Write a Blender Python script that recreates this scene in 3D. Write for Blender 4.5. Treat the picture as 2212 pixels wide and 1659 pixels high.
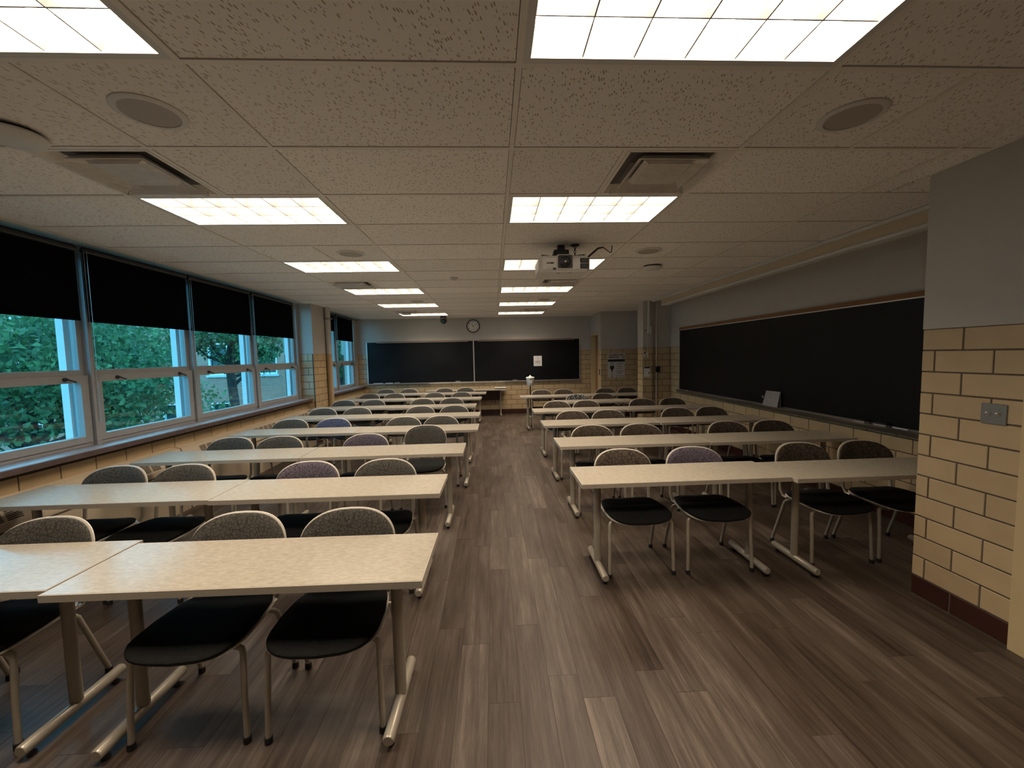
import bpy, bmesh, math, random
import numpy as np
from mathutils import Vector, Matrix

for o in list(bpy.data.objects):
    bpy.data.objects.remove(o, do_unlink=True)
scene = bpy.context.scene
COL = scene.collection
random.seed(7)
PI = math.pi

# ------------------------------------------------------------------ camera
CAM = (-0.1232, -1.5889, 1.65)
YAW, PITCH, ROLL, FPX = 0.04512, -0.06975, -0.02111, 880.25
cd = bpy.data.cameras.new('camera')
cam = bpy.data.objects.new('camera', cd)
COL.objects.link(cam)
cd.sensor_width = 36.0
cd.lens = FPX / 2212 * 36.0
cd.clip_start = 0.03
cd.clip_end = 300
_f = Vector((math.sin(YAW) * math.cos(PITCH), math.cos(YAW) * math.cos(PITCH), math.sin(PITCH)))
_r = Vector((math.cos(YAW), -math.sin(YAW), 0))
_u = _r.cross(_f)
_r2 = _r * math.cos(ROLL) + _u * math.sin(ROLL)
_u2 = -_r * math.sin(ROLL) + _u * math.cos(ROLL)
M = Matrix(((_r2.x, _u2.x, -_f.x, CAM[0]), (_r2.y, _u2.y, -_f.y, CAM[1]), (_r2.z, _u2.z, -_f.z, CAM[2]), (0, 0, 0, 1)))
cam.matrix_world = M
scene.camera = cam

# ------------------------------------------------------------------ sky and exposure
LAMP_POWER = 38.0
LAMP_COLOR = (1.0, 0.84, 0.665)
SKY_COLOR = (0.17, 0.68, 1.0)
SKY_POWER = 3.8
w = bpy.data.worlds.new('sky')
scene.world = w
w.use_nodes = True
bg = w.node_tree.nodes['Background']
bg.inputs[0].default_value = (*SKY_COLOR, 1)
bg.inputs[1].default_value = SKY_POWER
vs = scene.view_settings
vs.view_transform = 'Standard'
vs.look = 'None'
vs.exposure = 0.0
vs.gamma = 1.0
vs.use_curve_mapping = False

# ------------------------------------------------------------------ dimensions
CEIL = 2.723
XR = 3.65           # chalkboard wall
XP = 2.65           # projecting wall by the door
YP = 0.93           # its end
XL = -3.75          # wall face under the windows
YF = 9.90           # far wall
YB = -2.60          # wall behind the camera
XS = 2.66           # wall with the far door
YN = 8.85           # wall with the poster
BH = 0.1355         # block course
BL = 0.3048
WAIN = 13 * BH
GX, GY = 1.2192, 0.6096

# ------------------------------------------------------------------ mesh helpers
class MB:
    def __init__(s):
        s.v = []; s.f = []; s.m = []
    def add(s, vs_, fs, mi=0):
        n = len(s.v)
        s.v += [tuple(p) for p in vs_]
        s.f += [tuple(i + n for i in f) for f in fs]
        s.m += [mi] * len(fs)
        return s
    def box(s, x0, x1, y0, y1, z0, z1, mi=0):
        p = [(x0, y0, z0), (x1, y0, z0), (x1, y1, z0), (x0, y1, z0), (x0, y0, z1), (x1, y0, z1), (x1, y1, z1), (x0, y1, z1)]
        return s.add(p, [(0, 3, 2, 1), (4, 5, 6, 7), (0, 1, 5, 4), (1, 2, 6, 5), (2, 3, 7, 6), (3, 0, 4, 7)], mi)
    def rbox(s, x0, x1, y0, y1, z0, z1, r=0.01, seg=3, mi=0, axis='z'):
        # box with rounded edges around one axis and small chamfers on the two caps
        def ring(a0, a1, b0, b1, rr):
            out = []
            for (ca, cb, t0) in ((a1 - rr, b1 - rr, 0), (a0 + rr, b1 - rr, PI / 2), (a0 + rr, b0 + rr, PI), (a1 - rr, b0 + rr, 1.5 * PI)):
                for k in range(seg + 1):
                    t = t0 + PI / 2 * k / seg
                    out.append((ca + rr * math.cos(t), cb + rr * math.sin(t)))
            return out
        if axis == 'z':
            A, B, Cc, mp = (x0, x1), (y0, y1), (z0, z1), (lambda a, b, c: (a, b, c))
        elif axis == 'y':
            A, B, Cc, mp = (x0, x1), (z0, z1), (y0, y1), (lambda a, b, c: (a, c, b))
        else:
            A, B, Cc, mp = (y0, y1), (z0, z1), (x0, x1), (lambda a, b, c: (c, a, b))
        ch = min(r * 0.5, (Cc[1] - Cc[0]) * 0.4)
        levels = [(Cc[0], ch), (Cc[0] + ch, 0), (Cc[1] - ch, 0), (Cc[1], ch)]
        pts = []
        for c, ins in levels:
            for a, b in ring(A[0] + ins, A[1] - ins, B[0] + ins, B[1] - ins, max(r - ins, 0.0005)):
                pts.append(mp(a, b, c))
        n = 4 * (seg + 1)
        fs = []
        for L in range(3):
            for k in range(n):
                k2 = (k + 1) % n
                fs.append((L * n + k, L * n + k2, (L + 1) * n + k2, (L + 1) * n + k))
        fs.append(tuple(reversed(range(n))))
        fs.append(tuple(range(3 * n, 4 * n)))
        if axis == 'y':
            fs = [tuple(reversed(f)) for f in fs]
        return s.add(pts, fs, mi)
    def prism(s, poly, y0, y1, plane='xz', mi=0):
        # extrude a polygon
        n = len(poly)
        if plane == 'xz':
            a = [(p[0], y0, p[1]) for p in poly]; b = [(p[0], y1, p[1]) for p in poly]
        elif plane == 'xy':
            a = [(p[0], p[1], y0) for p in poly]; b = [(p[0], p[1], y1) for p in poly]
        else:
            a = [(y0, p[0], p[1]) for p in poly]; b = [(y1, p[0], p[1]) for p in poly]
        fs = [tuple(range(n)), tuple(reversed(range(n, 2 * n)))]
        for k in range(n):
            k2 = (k + 1) % n
            fs.append((k2, k, n + k, n + k2))
        return s.add(a + b, fs, mi)
    def tube(s, path, r, seg=10, cap=True, mi=0, flat=1.0):
        path = [Vector(p) for p in path]
        rs = r if isinstance(r, (list, tuple)) else [r] * len(path)
        t = (path[1] - path[0]).normalized()
        up = Vector((0, 0, 1)) if abs(t.z) < 0.9 else Vector((1, 0, 0))
        n = t.cross(up).normalized()
        pts = []
        for i, p in enumerate(path):
            if i == 0: d = path[1] - path[0]
            elif i == len(path) - 1: d = path[-1] - path[-2]
            else: d = (path[i + 1] - path[i]).normalized() + (path[i] - path[i - 1]).normalized()
            d.normalize()
            n = (n - d * n.dot(d)).normalized()
            b = d.cross(n)
            for k in range(seg):
                a = 2 * PI * k / seg
                pts.append(p + (n * math.cos(a) + b * math.sin(a) * flat) * rs[i])
        fs = []
        for i in range(len(path) - 1):
            for k in range(seg):
                k2 = (k + 1) % seg
                fs.append((i * seg + k, i * seg + k2, (i + 1) * seg + k2, (i + 1) * seg + k))
        if cap:
            fs.append(tuple(reversed(range(seg))))
            fs.append(tuple(range((len(path) - 1) * seg, len(path) * seg)))
        return s.add(pts, fs, mi)
    def lathe(s, prof, c=(0, 0, 0), seg=24, axis='z', mi=0):
        pts = []
        for (r, h) in prof:
            r = max(r, 1e-4)
            for k in range(seg):
                a = 2 * PI * k / seg
                if axis == 'z': p = (c[0] + r * math.cos(a), c[1] + r * math.sin(a), c[2] + h)
                elif axis == 'y': p = (c[0] + r * math.cos(a), c[1] + h, c[2] - r * math.sin(a))
                else: p = (c[0] + h, c[1] + r * math.cos(a), c[2] + r * math.sin(a))
                pts.append(p)
        fs = []
        for i in range(len(prof) - 1):
            for k in range(seg):
                k2 = (k + 1) % seg
                fs.append((i * seg + k, i * seg + k2, (i + 1) * seg + k2, (i + 1) * seg + k))
        fs.append(tuple(reversed(range(seg))))
        fs.append(tuple(range((len(prof) - 1) * seg, len(prof) * seg)))
        return s.add(pts, fs, mi)
    def mesh(s, name, mats, smooth=False):
        me = bpy.data.meshes.new(name)
        me.from_pydata(s.v, [], s.f)
        if not isinstance(mats, (list, tuple)): mats = [mats]
        for m in mats: me.materials.append(m)
        if len(mats) > 1: me.polygons.foreach_set('material_index', s.m)
        bm = bmesh.new(); bm.from_mesh(me)
        bmesh.ops.recalc_face_normals(bm, faces=bm.faces)
        bm.to_mesh(me); bm.free()
        if smooth:
            me.polygons.foreach_set('use_smooth', [True] * len(me.polygons))
            me.set_sharp_from_angle(angle=math.radians(38))
        me.update()
        return me
    def build(s, name, mats, parent=None, loc=(0, 0, 0), smooth=False, **kw):
        return link(name, s.mesh(name, mats, smooth), parent, loc, **kw)

def link(name, me, parent=None, loc=(0, 0, 0), label=None, cat=None, group=None, kind=None):
    o = bpy.data.objects.new(name, me)
    COL.objects.link(o)
    o.location = loc
    if parent is not None: o.parent = parent
    return tag(o, label, cat, group, kind)

def tag(o, label=None, cat=None, group=None, kind=None):
    if label: o['label'] = label
    if cat: o['category'] = cat
    if group: o['group'] = group
    if kind: o['kind'] = kind
    return o

def empty(name, loc=(0, 0, 0), rz=0, **kw):
    o = link(name, None, None, loc, **kw)
    o.rotation_euler = (0, 0, rz)
    o.empty_display_size = 0.1
    return o

def copy_tree(o, parent=None):
    c = o.copy()
    COL.objects.link(c)
    c.parent = parent
    for ch in o.children: copy_tree(ch, c)
    return c

def text_mesh(txt, size, mat, name='lettering', offset=0.0, align='CENTER', extrude=0.0):
    cu = bpy.data.curves.new('t', 'FONT')
    cu.body = txt; cu.size = size; cu.align_x = align; cu.align_y = 'CENTER'
    cu.offset = offset; cu.extrude = extrude; cu.resolution_u = 3
    to = bpy.data.objects.new('t', cu)
    COL.objects.link(to)
    dg = bpy.context.evaluated_depsgraph_get()
    me = bpy.data.meshes.new_from_object(to.evaluated_get(dg))
    me.name = name
    bpy.data.objects.remove(to, do_unlink=True)
    bpy.data.curves.remove(cu)
    me.materials.clear(); me.materials.append(mat)
    return me

# ------------------------------------------------------------------ materials
MATS = {}
def nt(name):
    m = bpy.data.materials.new(name)
    m.use_nodes = True
    t = m.node_tree
    return m, t, t.nodes['Principled BSDF']

def N(t, typ, **kw):
    n = t.nodes.new(typ)
    for k, v in kw.items():
        if hasattr(n, k): setattr(n, k, v)
    return n

def mat(name, col, rough=0.5, var=0.0, scale=20.0, metal=0.0, bump=0.0, rnd=0.0, spec=None, stretch=(1, 1, 1)):
    """plain surface with a fine procedural grain (noise on colour and bump) and an optional tone change from piece to piece"""
    m, t, b = nt(name)
    b.inputs['Roughness'].default_value = rough
    b.inputs['Metallic'].default_value = metal
    if spec is not None: b.inputs['Specular IOR Level'].default_value = spec
    g = N(t, 'ShaderNodeNewGeometry')
    mp = N(t, 'ShaderNodeMapping'); mp.inputs['Scale'].default_value = stretch
    t.links.new(g.outputs['Position'], mp.inputs[0])
    no = N(t, 'ShaderNodeTexNoise')
    no.inputs['Scale'].default_value = scale; no.inputs['Detail'].default_value = 4
    t.links.new(mp.outputs[0], no.inputs['Vector'])
    mr = N(t, 'ShaderNodeMapRange')
    mr.inputs[1].default_value = 0.25; mr.inputs[2].default_value = 0.75
    mr.inputs[3].default_value = 1 - var; mr.inputs[4].default_value = 1 + var
    t.links.new(no.outputs[0], mr.inputs[0])
    fac = mr.outputs[0]
    if rnd:
        oi = N(t, 'ShaderNodeObjectInfo')
        m2 = N(t, 'ShaderNodeMapRange')
        m2.inputs[3].default_value = 1 - rnd; m2.inputs[4].default_value = 1 + rnd
        t.links.new(oi.outputs['Random'], m2.inputs[0])
        mu = N(t, 'ShaderNodeMath', operation='MULTIPLY')
        t.links.new(fac, mu.inputs[0]); t.links.new(m2.outputs[0], mu.inputs[1])
        fac = mu.outputs[0]
    vm = N(t, 'ShaderNodeVectorMath', operation='SCALE')
    vm.inputs[0].default_value = col
    t.links.new(fac, vm.inputs['Scale'])
    t.links.new(vm.outputs[0], b.inputs['Base Color'])
    if bump:
        bu = N(t, 'ShaderNodeBump'); bu.inputs['Strength'].default_value = bump; bu.inputs['Distance'].default_value = 0.002
        t.links.new(no.outputs[0], bu.inputs['Height']); t.links.new(bu.outputs[0], b.inputs['Normal'])
    MATS[name] = m
    return m

PAINT = mat('wall_paint', (0.45, 0.43, 0.40), 0.6, 0.03, 6, bump=0.05)
BLOCK = mat('glazed_block', (0.48, 0.355, 0.205), 0.32, 0.05, 9, rnd=0.07)
MORTAR = mat('mortar', (0.085, 0.065, 0.045), 0.9, 0.2, 60)
BASE = mat('base_tile', (0.045, 0.014, 0.010), 0.3, 0.15, 12, rnd=0.1)
WHITEP = mat('white_paint', (0.62, 0.62, 0.60), 0.5, 0.02, 20)
GRID = mat('grid_metal', (0.78, 0.74, 0.68), 0.45, 0.03, 30)
ALU = mat('window_alu', (0.35, 0.36, 0.37), 0.45, 0.04, 20)
ALUOUT = mat('window_fin_white', (0.85, 0.87, 0.88), 0.5, 0.02, 20)
STEEL = mat('brushed_steel', (0.30, 0.28, 0.25), 0.35, 0.1, 200, metal=0.8)
TRAY = mat('tray_alu', (0.62, 0.60, 0.57), 0.35, 0.05, 60, metal=0.6)
CORK = mat('cork', (0.22, 0.11, 0.05), 0.85, 0.25, 120)
BLACKPL = mat('black_plastic', (0.012, 0.012, 0.013), 0.4, 0.1, 60)
DARKMET = mat('dark_metal', (0.02, 0.02, 0.022), 0.45, 0.1, 60)
BLIND = mat('blind_fabric', (0.0022, 0.0027, 0.004), 1.0, 0.1, 300, spec=0.05)
SILL = mat('sill_slate', (0.26, 0.24, 0.25), 0.35, 0.25, 14, stretch=(3, 1, 3))
SILLEDGE = mat('sill_edge', (0.11, 0.075, 0.07), 0.5, 0.2, 20)
CONV = mat('convector_paint', (0.52, 0.43, 0.31), 0.4, 0.03, 12)
TUBE = mat('champagne_tube', (0.38, 0.335, 0.265), 0.32, 0.04, 40, metal=0.25)
SHELL = mat('chair_shell', (0.60, 0.55, 0.47), 0.45, 0.03, 30)
EDGE = mat('table_edge', (0.42, 0.37, 0.30), 0.5, 0.04, 50)
RUBBER = mat('rubber', (0.012, 0.011, 0.010), 0.7, 0.1, 60)
PROJW = mat('projector_white', (0.66, 0.64, 0.62), 0.4, 0.02, 30)
PAPER = mat('paper', (0.75, 0.73, 0.72), 0.8, 0.03, 40)
POSTER = mat('poster_card', (0.55, 0.52, 0.49), 0.7, 0.03, 40)
MAROON = mat('maroon_ink', (0.11, 0.02, 0.02), 0.7, 0.05, 40)
INK = mat('black_ink', (0.015, 0.012, 0.012), 0.7, 0.05, 40)
GREYINK = mat('grey_ink', (0.25, 0.21, 0.20), 0.7, 0.05, 40)
DOORW = mat('door_wood', (0.30, 0.135, 0.04), 0.4, 0.25, 8, stretch=(6, 6, 0.5))
PANELW = mat('panel_wood', (0.36, 0.19, 0.06), 0.5, 0.15, 8, stretch=(4, 4, 0.6))
FRAMEP = mat('door_frame_paint', (0.58, 0.44, 0.24), 0.45, 0.03, 12)
BUCKET = mat('bucket_plastic', (0.70, 0.71, 0.72), 0.4, 0.02, 30)
THROAT = mat('vent_throat', (0.13, 0.12, 0.12), 0.7, 0.2, 12)
SPKGR = mat('speaker_grille', (0.40, 0.37, 0.34), 0.6, 0.1, 400)
BEIGE = mat('beige_plastic', (0.62, 0.57, 0.48), 0.45, 0.02, 30)
BAG = mat('pamphlet_paper', (0.30, 0.28, 0.27), 0.7, 0.12, 30)
TRUNK = mat('bark', (0.045, 0.035, 0.03), 0.9, 0.3, 12)
LAWN = mat('lawn', (0.035, 0.075, 0.035), 0.95, 0.5, 1.2)
PATH = mat('path_concrete', (0.33, 0.34, 0.33), 0.9, 0.15, 2)
PIPEW = mat('pipe_white', (0.50, 0.49, 0.46), 0.5, 0.03, 20)
PIPEB = mat('pipe_tan', (0.42, 0.31, 0.19), 0.5, 0.05, 20)
LINTEL = mat('limestone', (0.62, 0.64, 0.63), 0.8, 0.08, 8)
DARKBRICK = mat('dark_brick', (0.055, 0.04, 0.04), 0.9, 0.3, 14)

def m_tile():
    m, t, b = nt('ceiling_tile')
    b.inputs['Roughness'].default_value = 0.9
    g = N(t, 'ShaderNodeNewGeometry')
    mp = N(t, 'ShaderNodeMapping')
    mp.inputs['Scale'].default_value = (105, 30, 1)
    mr0 = N(t, 'ShaderNodeMapping'); mr0.inputs['Rotation'].default_value = (0, 0, 0.3)
    t.links.new(g.outputs['Position'], mr0.inputs[0])
    t.links.new(mr0.outputs[0], mp.inputs[0])
    ns = N(t, 'ShaderNodeTexNoise'); ns.inputs['Scale'].default_value = 30
    t.links.new(g.outputs['Position'], ns.inputs['Vector'])
    mix = N(t, 'ShaderNodeMixRGB'); mix.inputs[0].default_value = 0.35; mix.blend_type = 'ADD'
    t.links.new(mp.outputs[0], mix.inputs[1]); t.links.new(ns.outputs[1], mix.inputs[2])
    vo = N(t, 'ShaderNodeTexVoronoi'); vo.voronoi_dimensions = '2D'; vo.inputs['Scale'].default_value = 1.0
    t.links.new(mix.outputs[0], vo.inputs['Vector'])
    # only part of the cells carry a fissure
    sep = N(t, 'ShaderNodeSeparateColor'); t.links.new(vo.outputs['Color'], sep.inputs[0])
    thr = N(t, 'ShaderNodeMapRange'); thr.inputs[1].default_value = 0.35; thr.inputs[2].default_value = 1.0; thr.inputs[3].default_value = 0.0; thr.inputs[4].default_value = 0.30
    t.links.new(sep.outputs[0], thr.inputs[0])
    lt = N(t, 'ShaderNodeMath', operation='LESS_THAN')
    t.links.new(vo.outputs['Distance'], lt.inputs[0]); t.links.new(thr.outputs[0], lt.inputs[1])
    oi = N(t, 'ShaderNodeObjectInfo')
    ra = N(t, 'ShaderNodeMapRange'); ra.inputs[3].default_value = 0.93; ra.inputs[4].default_value = 1.05
    t.links.new(oi.outputs['Random'], ra.inputs[0])
    vm = N(t, 'ShaderNodeVectorMath', operation='SCALE'); vm.inputs[0].default_value = (0.86, 0.83, 0.80)
    t.links.new(ra.outputs[0], vm.inputs['Scale'])
    c = N(t, 'ShaderNodeMixRGB'); c.inputs[2].default_value = (0.40, 0.32, 0.25, 1)
    t.links.new(lt.outputs[0], c.inputs[0]); t.links.new(vm.outputs[0], c.inputs[1])
    t.links.new(c.outputs[0], b.inputs['Base Color'])
    bu = N(t, 'ShaderNodeBump'); bu.invert = True; bu.inputs['Strength'].default_value = 0.4; bu.inputs['Distance'].default_value = 0.003
    t.links.new(lt.outputs[0], bu.inputs['Height']); t.links.new(bu.outputs[0], b.inputs['Normal'])
    return m
TILE = m_tile()

def m_plank():
    m, t, b = nt('vinyl_plank')
    b.inputs['Roughness'].default_value = 0.42
    b.inputs['Specular IOR Level'].default_value = 0.35
    g = N(t, 'ShaderNodeNewGeometry')
    oi = N(t, 'ShaderNodeObjectInfo')
    off = N(t, 'ShaderNodeVectorMath', operation='SCALE'); off.inputs[0].default_value = (37.0, 91.0, 13.0)
    t.links.new(oi.outputs['Random'], off.inputs['Scale'])
    ad = N(t, 'ShaderNodeVectorMath', operation='ADD')
    t.links.new(g.outputs['Position'], ad.inputs[0]); t.links.new(off.outputs[0], ad.inputs[1])
    def noise(sc, scale, det):
        mp = N(t, 'ShaderNodeMapping'); mp.inputs['Scale'].default_value = sc
        t.links.new(ad.outputs[0], mp.inputs[0])
        n = N(t, 'ShaderNodeTexNoise'); n.inputs['Scale'].default_value = scale; n.inputs['Detail'].default_value = det; n.inputs['Roughness'].default_value = 0.78
        t.links.new(mp.outputs[0], n.inputs['Vector'])
        return n.outputs[0]
    a = noise((24, 1.3, 1), 1.0, 8)
    c = noise((90, 2.6, 1), 1.0, 6)
    big = noise((5, 1.2, 1), 1.0, 2)
    m1 = N(t, 'ShaderNodeMath', operation='MULTIPLY_ADD'); m1.inputs[1].default_value = 0.55
    t.links.new(a, m1.inputs[0])
    m0 = N(t, 'ShaderNodeMath', operation='MULTIPLY'); m0.inputs[1].default_value = 0.24
    t.links.new(c, m0.inputs[0]); t.links.new(m0.outputs[0], m1.inputs[2])
    m2 = N(t, 'ShaderNodeMath', operation='MULTIPLY_ADD'); m2.inputs[1].default_value = 0.25
    t.links.new(big, m2.inputs[0]); t.links.new(m1.outputs[0], m2.inputs[2])
    m3 = N(t, 'ShaderNodeMath', operation='MULTIPLY_ADD'); m3.inputs[1].default_value = 0.10
    t.links.new(oi.outputs['Random'], m3.inputs[0]); t.links.new(m2.outputs[0], m3.inputs[2])
    cr = N(t, 'ShaderNodeValToRGB')
    e = cr.color_ramp.elements
    e[0].position = 0.40; e[0].color = (0.017, 0.010, 0.0065, 1)
    e[1].position = 0.72; e[1].color = (0.16, 0.122, 0.096, 1)
    for pos, col in ((0.47, (0.036, 0.023, 0.016, 1)), (0.54, (0.056, 0.039, 0.028, 1)), (0.62, (0.082, 0.062, 0.047, 1))):
        x = e.new(pos); x.color = col
    t.links.new(m3.outputs[0], cr.inputs[0])
    t.links.new(cr.outputs[0], b.inputs['Base Color'])
    bu = N(t, 'ShaderNodeBump'); bu.inputs['Strength'].default_value = 0.12; bu.inputs['Distance'].default_value = 0.001
    t.links.new(c, bu.inputs['Height']); t.links.new(bu.outputs[0], b.inputs['Normal'])
    return m
PLANK = m_plank()

def m_laminate():
    m, t, b = nt('table_laminate')
    b.inputs['Roughness'].default_value = 0.22
    g = N(t, 'ShaderNodeNewGeometry')
    mp = N(t, 'ShaderNodeMapping'); mp.inputs['Scale'].default_value = (30, 75, 30)
    t.links.new(g.outputs['Position'], mp.inputs[0])
    n = N(t, 'ShaderNodeTexNoise'); n.inputs['Scale'].default_value = 1; n.inputs['Detail'].default_value = 6; n.inputs['Roughness'].default_value = 0.75
    t.links.new(mp.outputs[0], n.inputs['Vector'])
    cr = N(t, 'ShaderNodeValToRGB')
    e = cr.color_ramp.elements
    e[0].position = 0.30; e[0].color = (0.33, 0.29, 0.225, 1)
    e[1].position = 0.62; e[1].color = (0.455, 0.405, 0.325, 1)
    t.links.new(n.outputs[0], cr.inputs[0])
    t.links.new(cr.outputs[0], b.inputs['Base Color'])
    return m
LAM = m_laminate()

def m_fabric(name, c0, c1, scale=34, width=0.06):
    """woven upholstery with a leaf-like line pattern"""
    m, t, b = nt(name)
    b.inputs['Roughness'].default_value = 0.95
    b.inputs['Specular IOR Level'].default_value = 0.1
    tc = N(t, 'ShaderNodeTexCoord')
    n = N(t, 'ShaderNodeTexNoise'); n.inputs['Scale'].default_value = 14
    t.links.new(tc.outputs['Object'], n.inputs['Vector'])
    mx = N(t, 'ShaderNodeMixRGB'); mx.blend_type = 'ADD'; mx.inputs[0].default_value = 0.06
    t.links.new(tc.outputs['Object'], mx.inputs[1]); t.links.new(n.outputs[1], mx.inputs[2])
    v = N(t, 'ShaderNodeTexVoronoi'); v.feature = 'DISTANCE_TO_EDGE'; v.inputs['Scale'].default_value = scale
    t.links.new(mx.outputs[0], v.inputs['Vector'])
    mr = N(t, 'ShaderNodeMapRange'); mr.inputs[1].default_value = width * 0.4; mr.inputs[2].default_value = width * 2.2
    t.links.new(v.outputs['Distance'], mr.inputs[0])
    c = N(t, 'ShaderNodeMixRGB'); c.inputs[1].default_value = (*c0, 1); c.inputs[2].default_value = (*c1, 1)
    t.links.new(mr.outputs[0], c.inputs[0])
    fi = N(t, 'ShaderNodeTexNoise'); fi.inputs['Scale'].default_value = 420; fi.inputs['Detail'].default_value = 2
    t.links.new(tc.outputs['Object'], fi.inputs['Vector'])
    f2 = N(t, 'ShaderNodeMapRange'); f2.inputs[3].default_value = 0.7; f2.inputs[4].default_value = 1.3
    t.links.new(fi.outputs[0], f2.inputs[0])
    vm = N(t, 'ShaderNodeVectorMath', operation='SCALE')
    t.links.new(c.outputs[0], vm.inputs[0]); t.links.new(f2.outputs[0], vm.inputs['Scale'])
    t.links.new(vm.outputs[0], b.inputs['Base Color'])
    return m
FAB_GREY = m_fabric('fabric_grey_leaf', (0.042, 0.039, 0.035), (0.092, 0.086, 0.074), 52)
FAB_BLUE = m_fabric('fabric_slate_blue', (0.03, 0.04, 0.075), (0.085, 0.10, 0.16), 60, 0.08)
FAB_PLUM = m_fabric('fabric_plum_grey', (0.05, 0.042, 0.055), (0.14, 0.12, 0.145), 70, 0.09)
FAB_BROWN = m_fabric('fabric_dark_brown', (0.035, 0.028, 0.022), (0.085, 0.068, 0.052))
FAB_FLORAL = m_fabric('fabric_black_white', (0.03, 0.03, 0.032), (0.42, 0.42, 0.41), 30, 0.16)
SEAT_FAB = m_fabric('fabric_charcoal_seat', (0.011, 0.011, 0.011), (0.014, 0.014, 0.013))

def m_board():
    m, t, b = nt('chalkboard_slate')
    b.inputs['Roughness'].default_value = 0.45
    b.inputs['Specular IOR Level'].default_value = 0.22
    g = N(t, 'ShaderNodeNewGeometry')
    n = N(t, 'ShaderNodeTexNoise'); n.inputs['Scale'].default_value = 1.6; n.inputs['Detail'].default_value = 5
    t.links.new(g.outputs['Position'], n.inputs['Vector'])
    cr = N(t, 'ShaderNodeValToRGB'); e = cr.color_ramp.elements
    e[0].position = 0.3; e[0].color = (0.003, 0.003, 0.004, 1); e[1].position = 0.75; e[1].color = (0.008, 0.008, 0.0095, 1)
    t.links.new(n.outputs[0], cr.inputs[0]); t.links.new(cr.outputs[0], b.inputs['Base Color'])
    return m
BOARD = m_board()

def m_glass(name, tint, refl=0.08):
    m = bpy.data.materials.new(name); m.use_nodes = True
    t = m.node_tree; t.nodes.clear()
    out = t.nodes.new('ShaderNodeOutputMaterial')
    tr = t.nodes.new('ShaderNodeBsdfTransparent'); tr.inputs[0].default_value = (*tint, 1)
    gl = t.nodes.new('ShaderNodeBsdfGlossy'); gl.inputs['Roughness'].default_value = 0.02
    mx = t.nodes.new('ShaderNodeMixShader'); lw = t.nodes.new('ShaderNodeLayerWeight'); lw.inputs[0].default_value = 0.5
    pw = t.nodes.new('ShaderNodeMath'); pw.operation = 'POWER'; pw.inputs[1].default_value = 4.5
    ma = t.nodes.new('ShaderNodeMath'); ma.operation = 'MULTIPLY_ADD'; ma.inputs[1].default_value = 0.8; ma.inputs[2].default_value = refl * .4
    t.links.new(lw.outputs['Facing'], pw.inputs[0]); t.links.new(pw.outputs[0], ma.inputs[0])
    t.links.new(ma.outputs[0], mx.inputs[0]); t.links.new(tr.outputs[0], mx.inputs[1]); t.links.new(gl.outputs[0], mx.inputs[2])
    t.links.new(mx.outputs[0], out.inputs[0])
    return m
GLASS = m_glass('window_glass', (0.90, 0.97, 1.0))
DARKGLASS = mat('dark_window_glass', (0.01, 0.05, 0.055), 0.05, 0.1, 3)

def m_clear():
    m = bpy.data.materials.new('clear_deflector'); m.use_nodes = True
    t = m.node_tree; t.nodes.clear()
    out = t.nodes.new('ShaderNodeOutputMaterial')
    tr = t.nodes.new('ShaderNodeBsdfTransparent'); tr.inputs[0].default_value = (0.9, 0.9, 0.9, 1)
    pr = t.nodes.new('ShaderNodeBsdfPrincipled'); pr.inputs['Base Color'].default_value = (0.6, 0.58, 0.56, 1); pr.inputs['Roughness'].default_value = 0.15
    no = t.nodes.new('ShaderNodeTexNoise'); no.inputs['Scale'].default_value = 7
    mr = t.nodes.new('ShaderNodeMapRange'); mr.inputs[3].default_value = 0.0; mr.inputs[4].default_value = 0.35
    t.links.new(no.outputs[0], mr.inputs[0])
    mx = t.nodes.new('ShaderNodeMixShader')
    t.links.new(mr.outputs[0], mx.inputs[0]); t.links.new(tr.outputs[0], mx.inputs[1]); t.links.new(pr.outputs[0], mx.inputs[2])
    t.links.new(mx.outputs[0], out.inputs[0])
    return m
CLEAR = m_clear()

def m_emit(name, col, power):
    m = bpy.data.materials.new(name); m.use_nodes = True
    t = m.node_tree; t.nodes.clear()
    out = t.nodes.new('ShaderNodeOutputMaterial'); e = t.nodes.new('ShaderNodeEmission')
    e.inputs[0].default_value = (*col, 1); e.inputs[1].default_value = power
    t.links.new(e.outputs[0], out.inputs[0])
    return m
LAMPLIT = m_emit('lamp_light', LAMP_COLOR, LAMP_POWER)
LOUVER = mat('louver_white', (0.24, 0.235, 0.225), 0.3, 0.02, 20)

def m_brick():
    m, t, b = nt('brickwork')
    b.inputs['Roughness'].default_value = 0.9
    g = N(t, 'ShaderNodeNewGeometry')
    sx = N(t, 'ShaderNodeSeparateXYZ'); t.links.new(g.outputs['Position'], sx.inputs[0])
    ad = N(t, 'ShaderNodeMath', operation='ADD'); t.links.new(sx.outputs[0], ad.inputs[0]); t.links.new(sx.outputs[1], ad.inputs[1])
    cx = N(t, 'ShaderNodeCombineXYZ'); t.links.new(ad.outputs[0], cx.inputs[0]); t.links.new(sx.outputs[2], cx.inputs[1])
    br = N(t, 'ShaderNodeTexBrick')
    br.inputs['Color1'].default_value = (0.50, 0.20, 0.13, 1); br.inputs['Color2'].default_value = (0.36, 0.145, 0.10, 1); br.inputs['Mortar'].default_value = (0.50, 0.38, 0.32, 1)
    br.inputs['Scale'].default_value = 1.0; br.inputs['Mortar Size'].default_value = 0.012
    br.inputs['Brick Width'].default_value = 0.21; br.inputs['Row Height'].default_value = 0.075
    t.links.new(cx.outputs[0], br.inputs['Vector']); t.links.new(br.outputs[0], b.inputs['Base Color'])
    return m
BRICK = m_brick()

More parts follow.
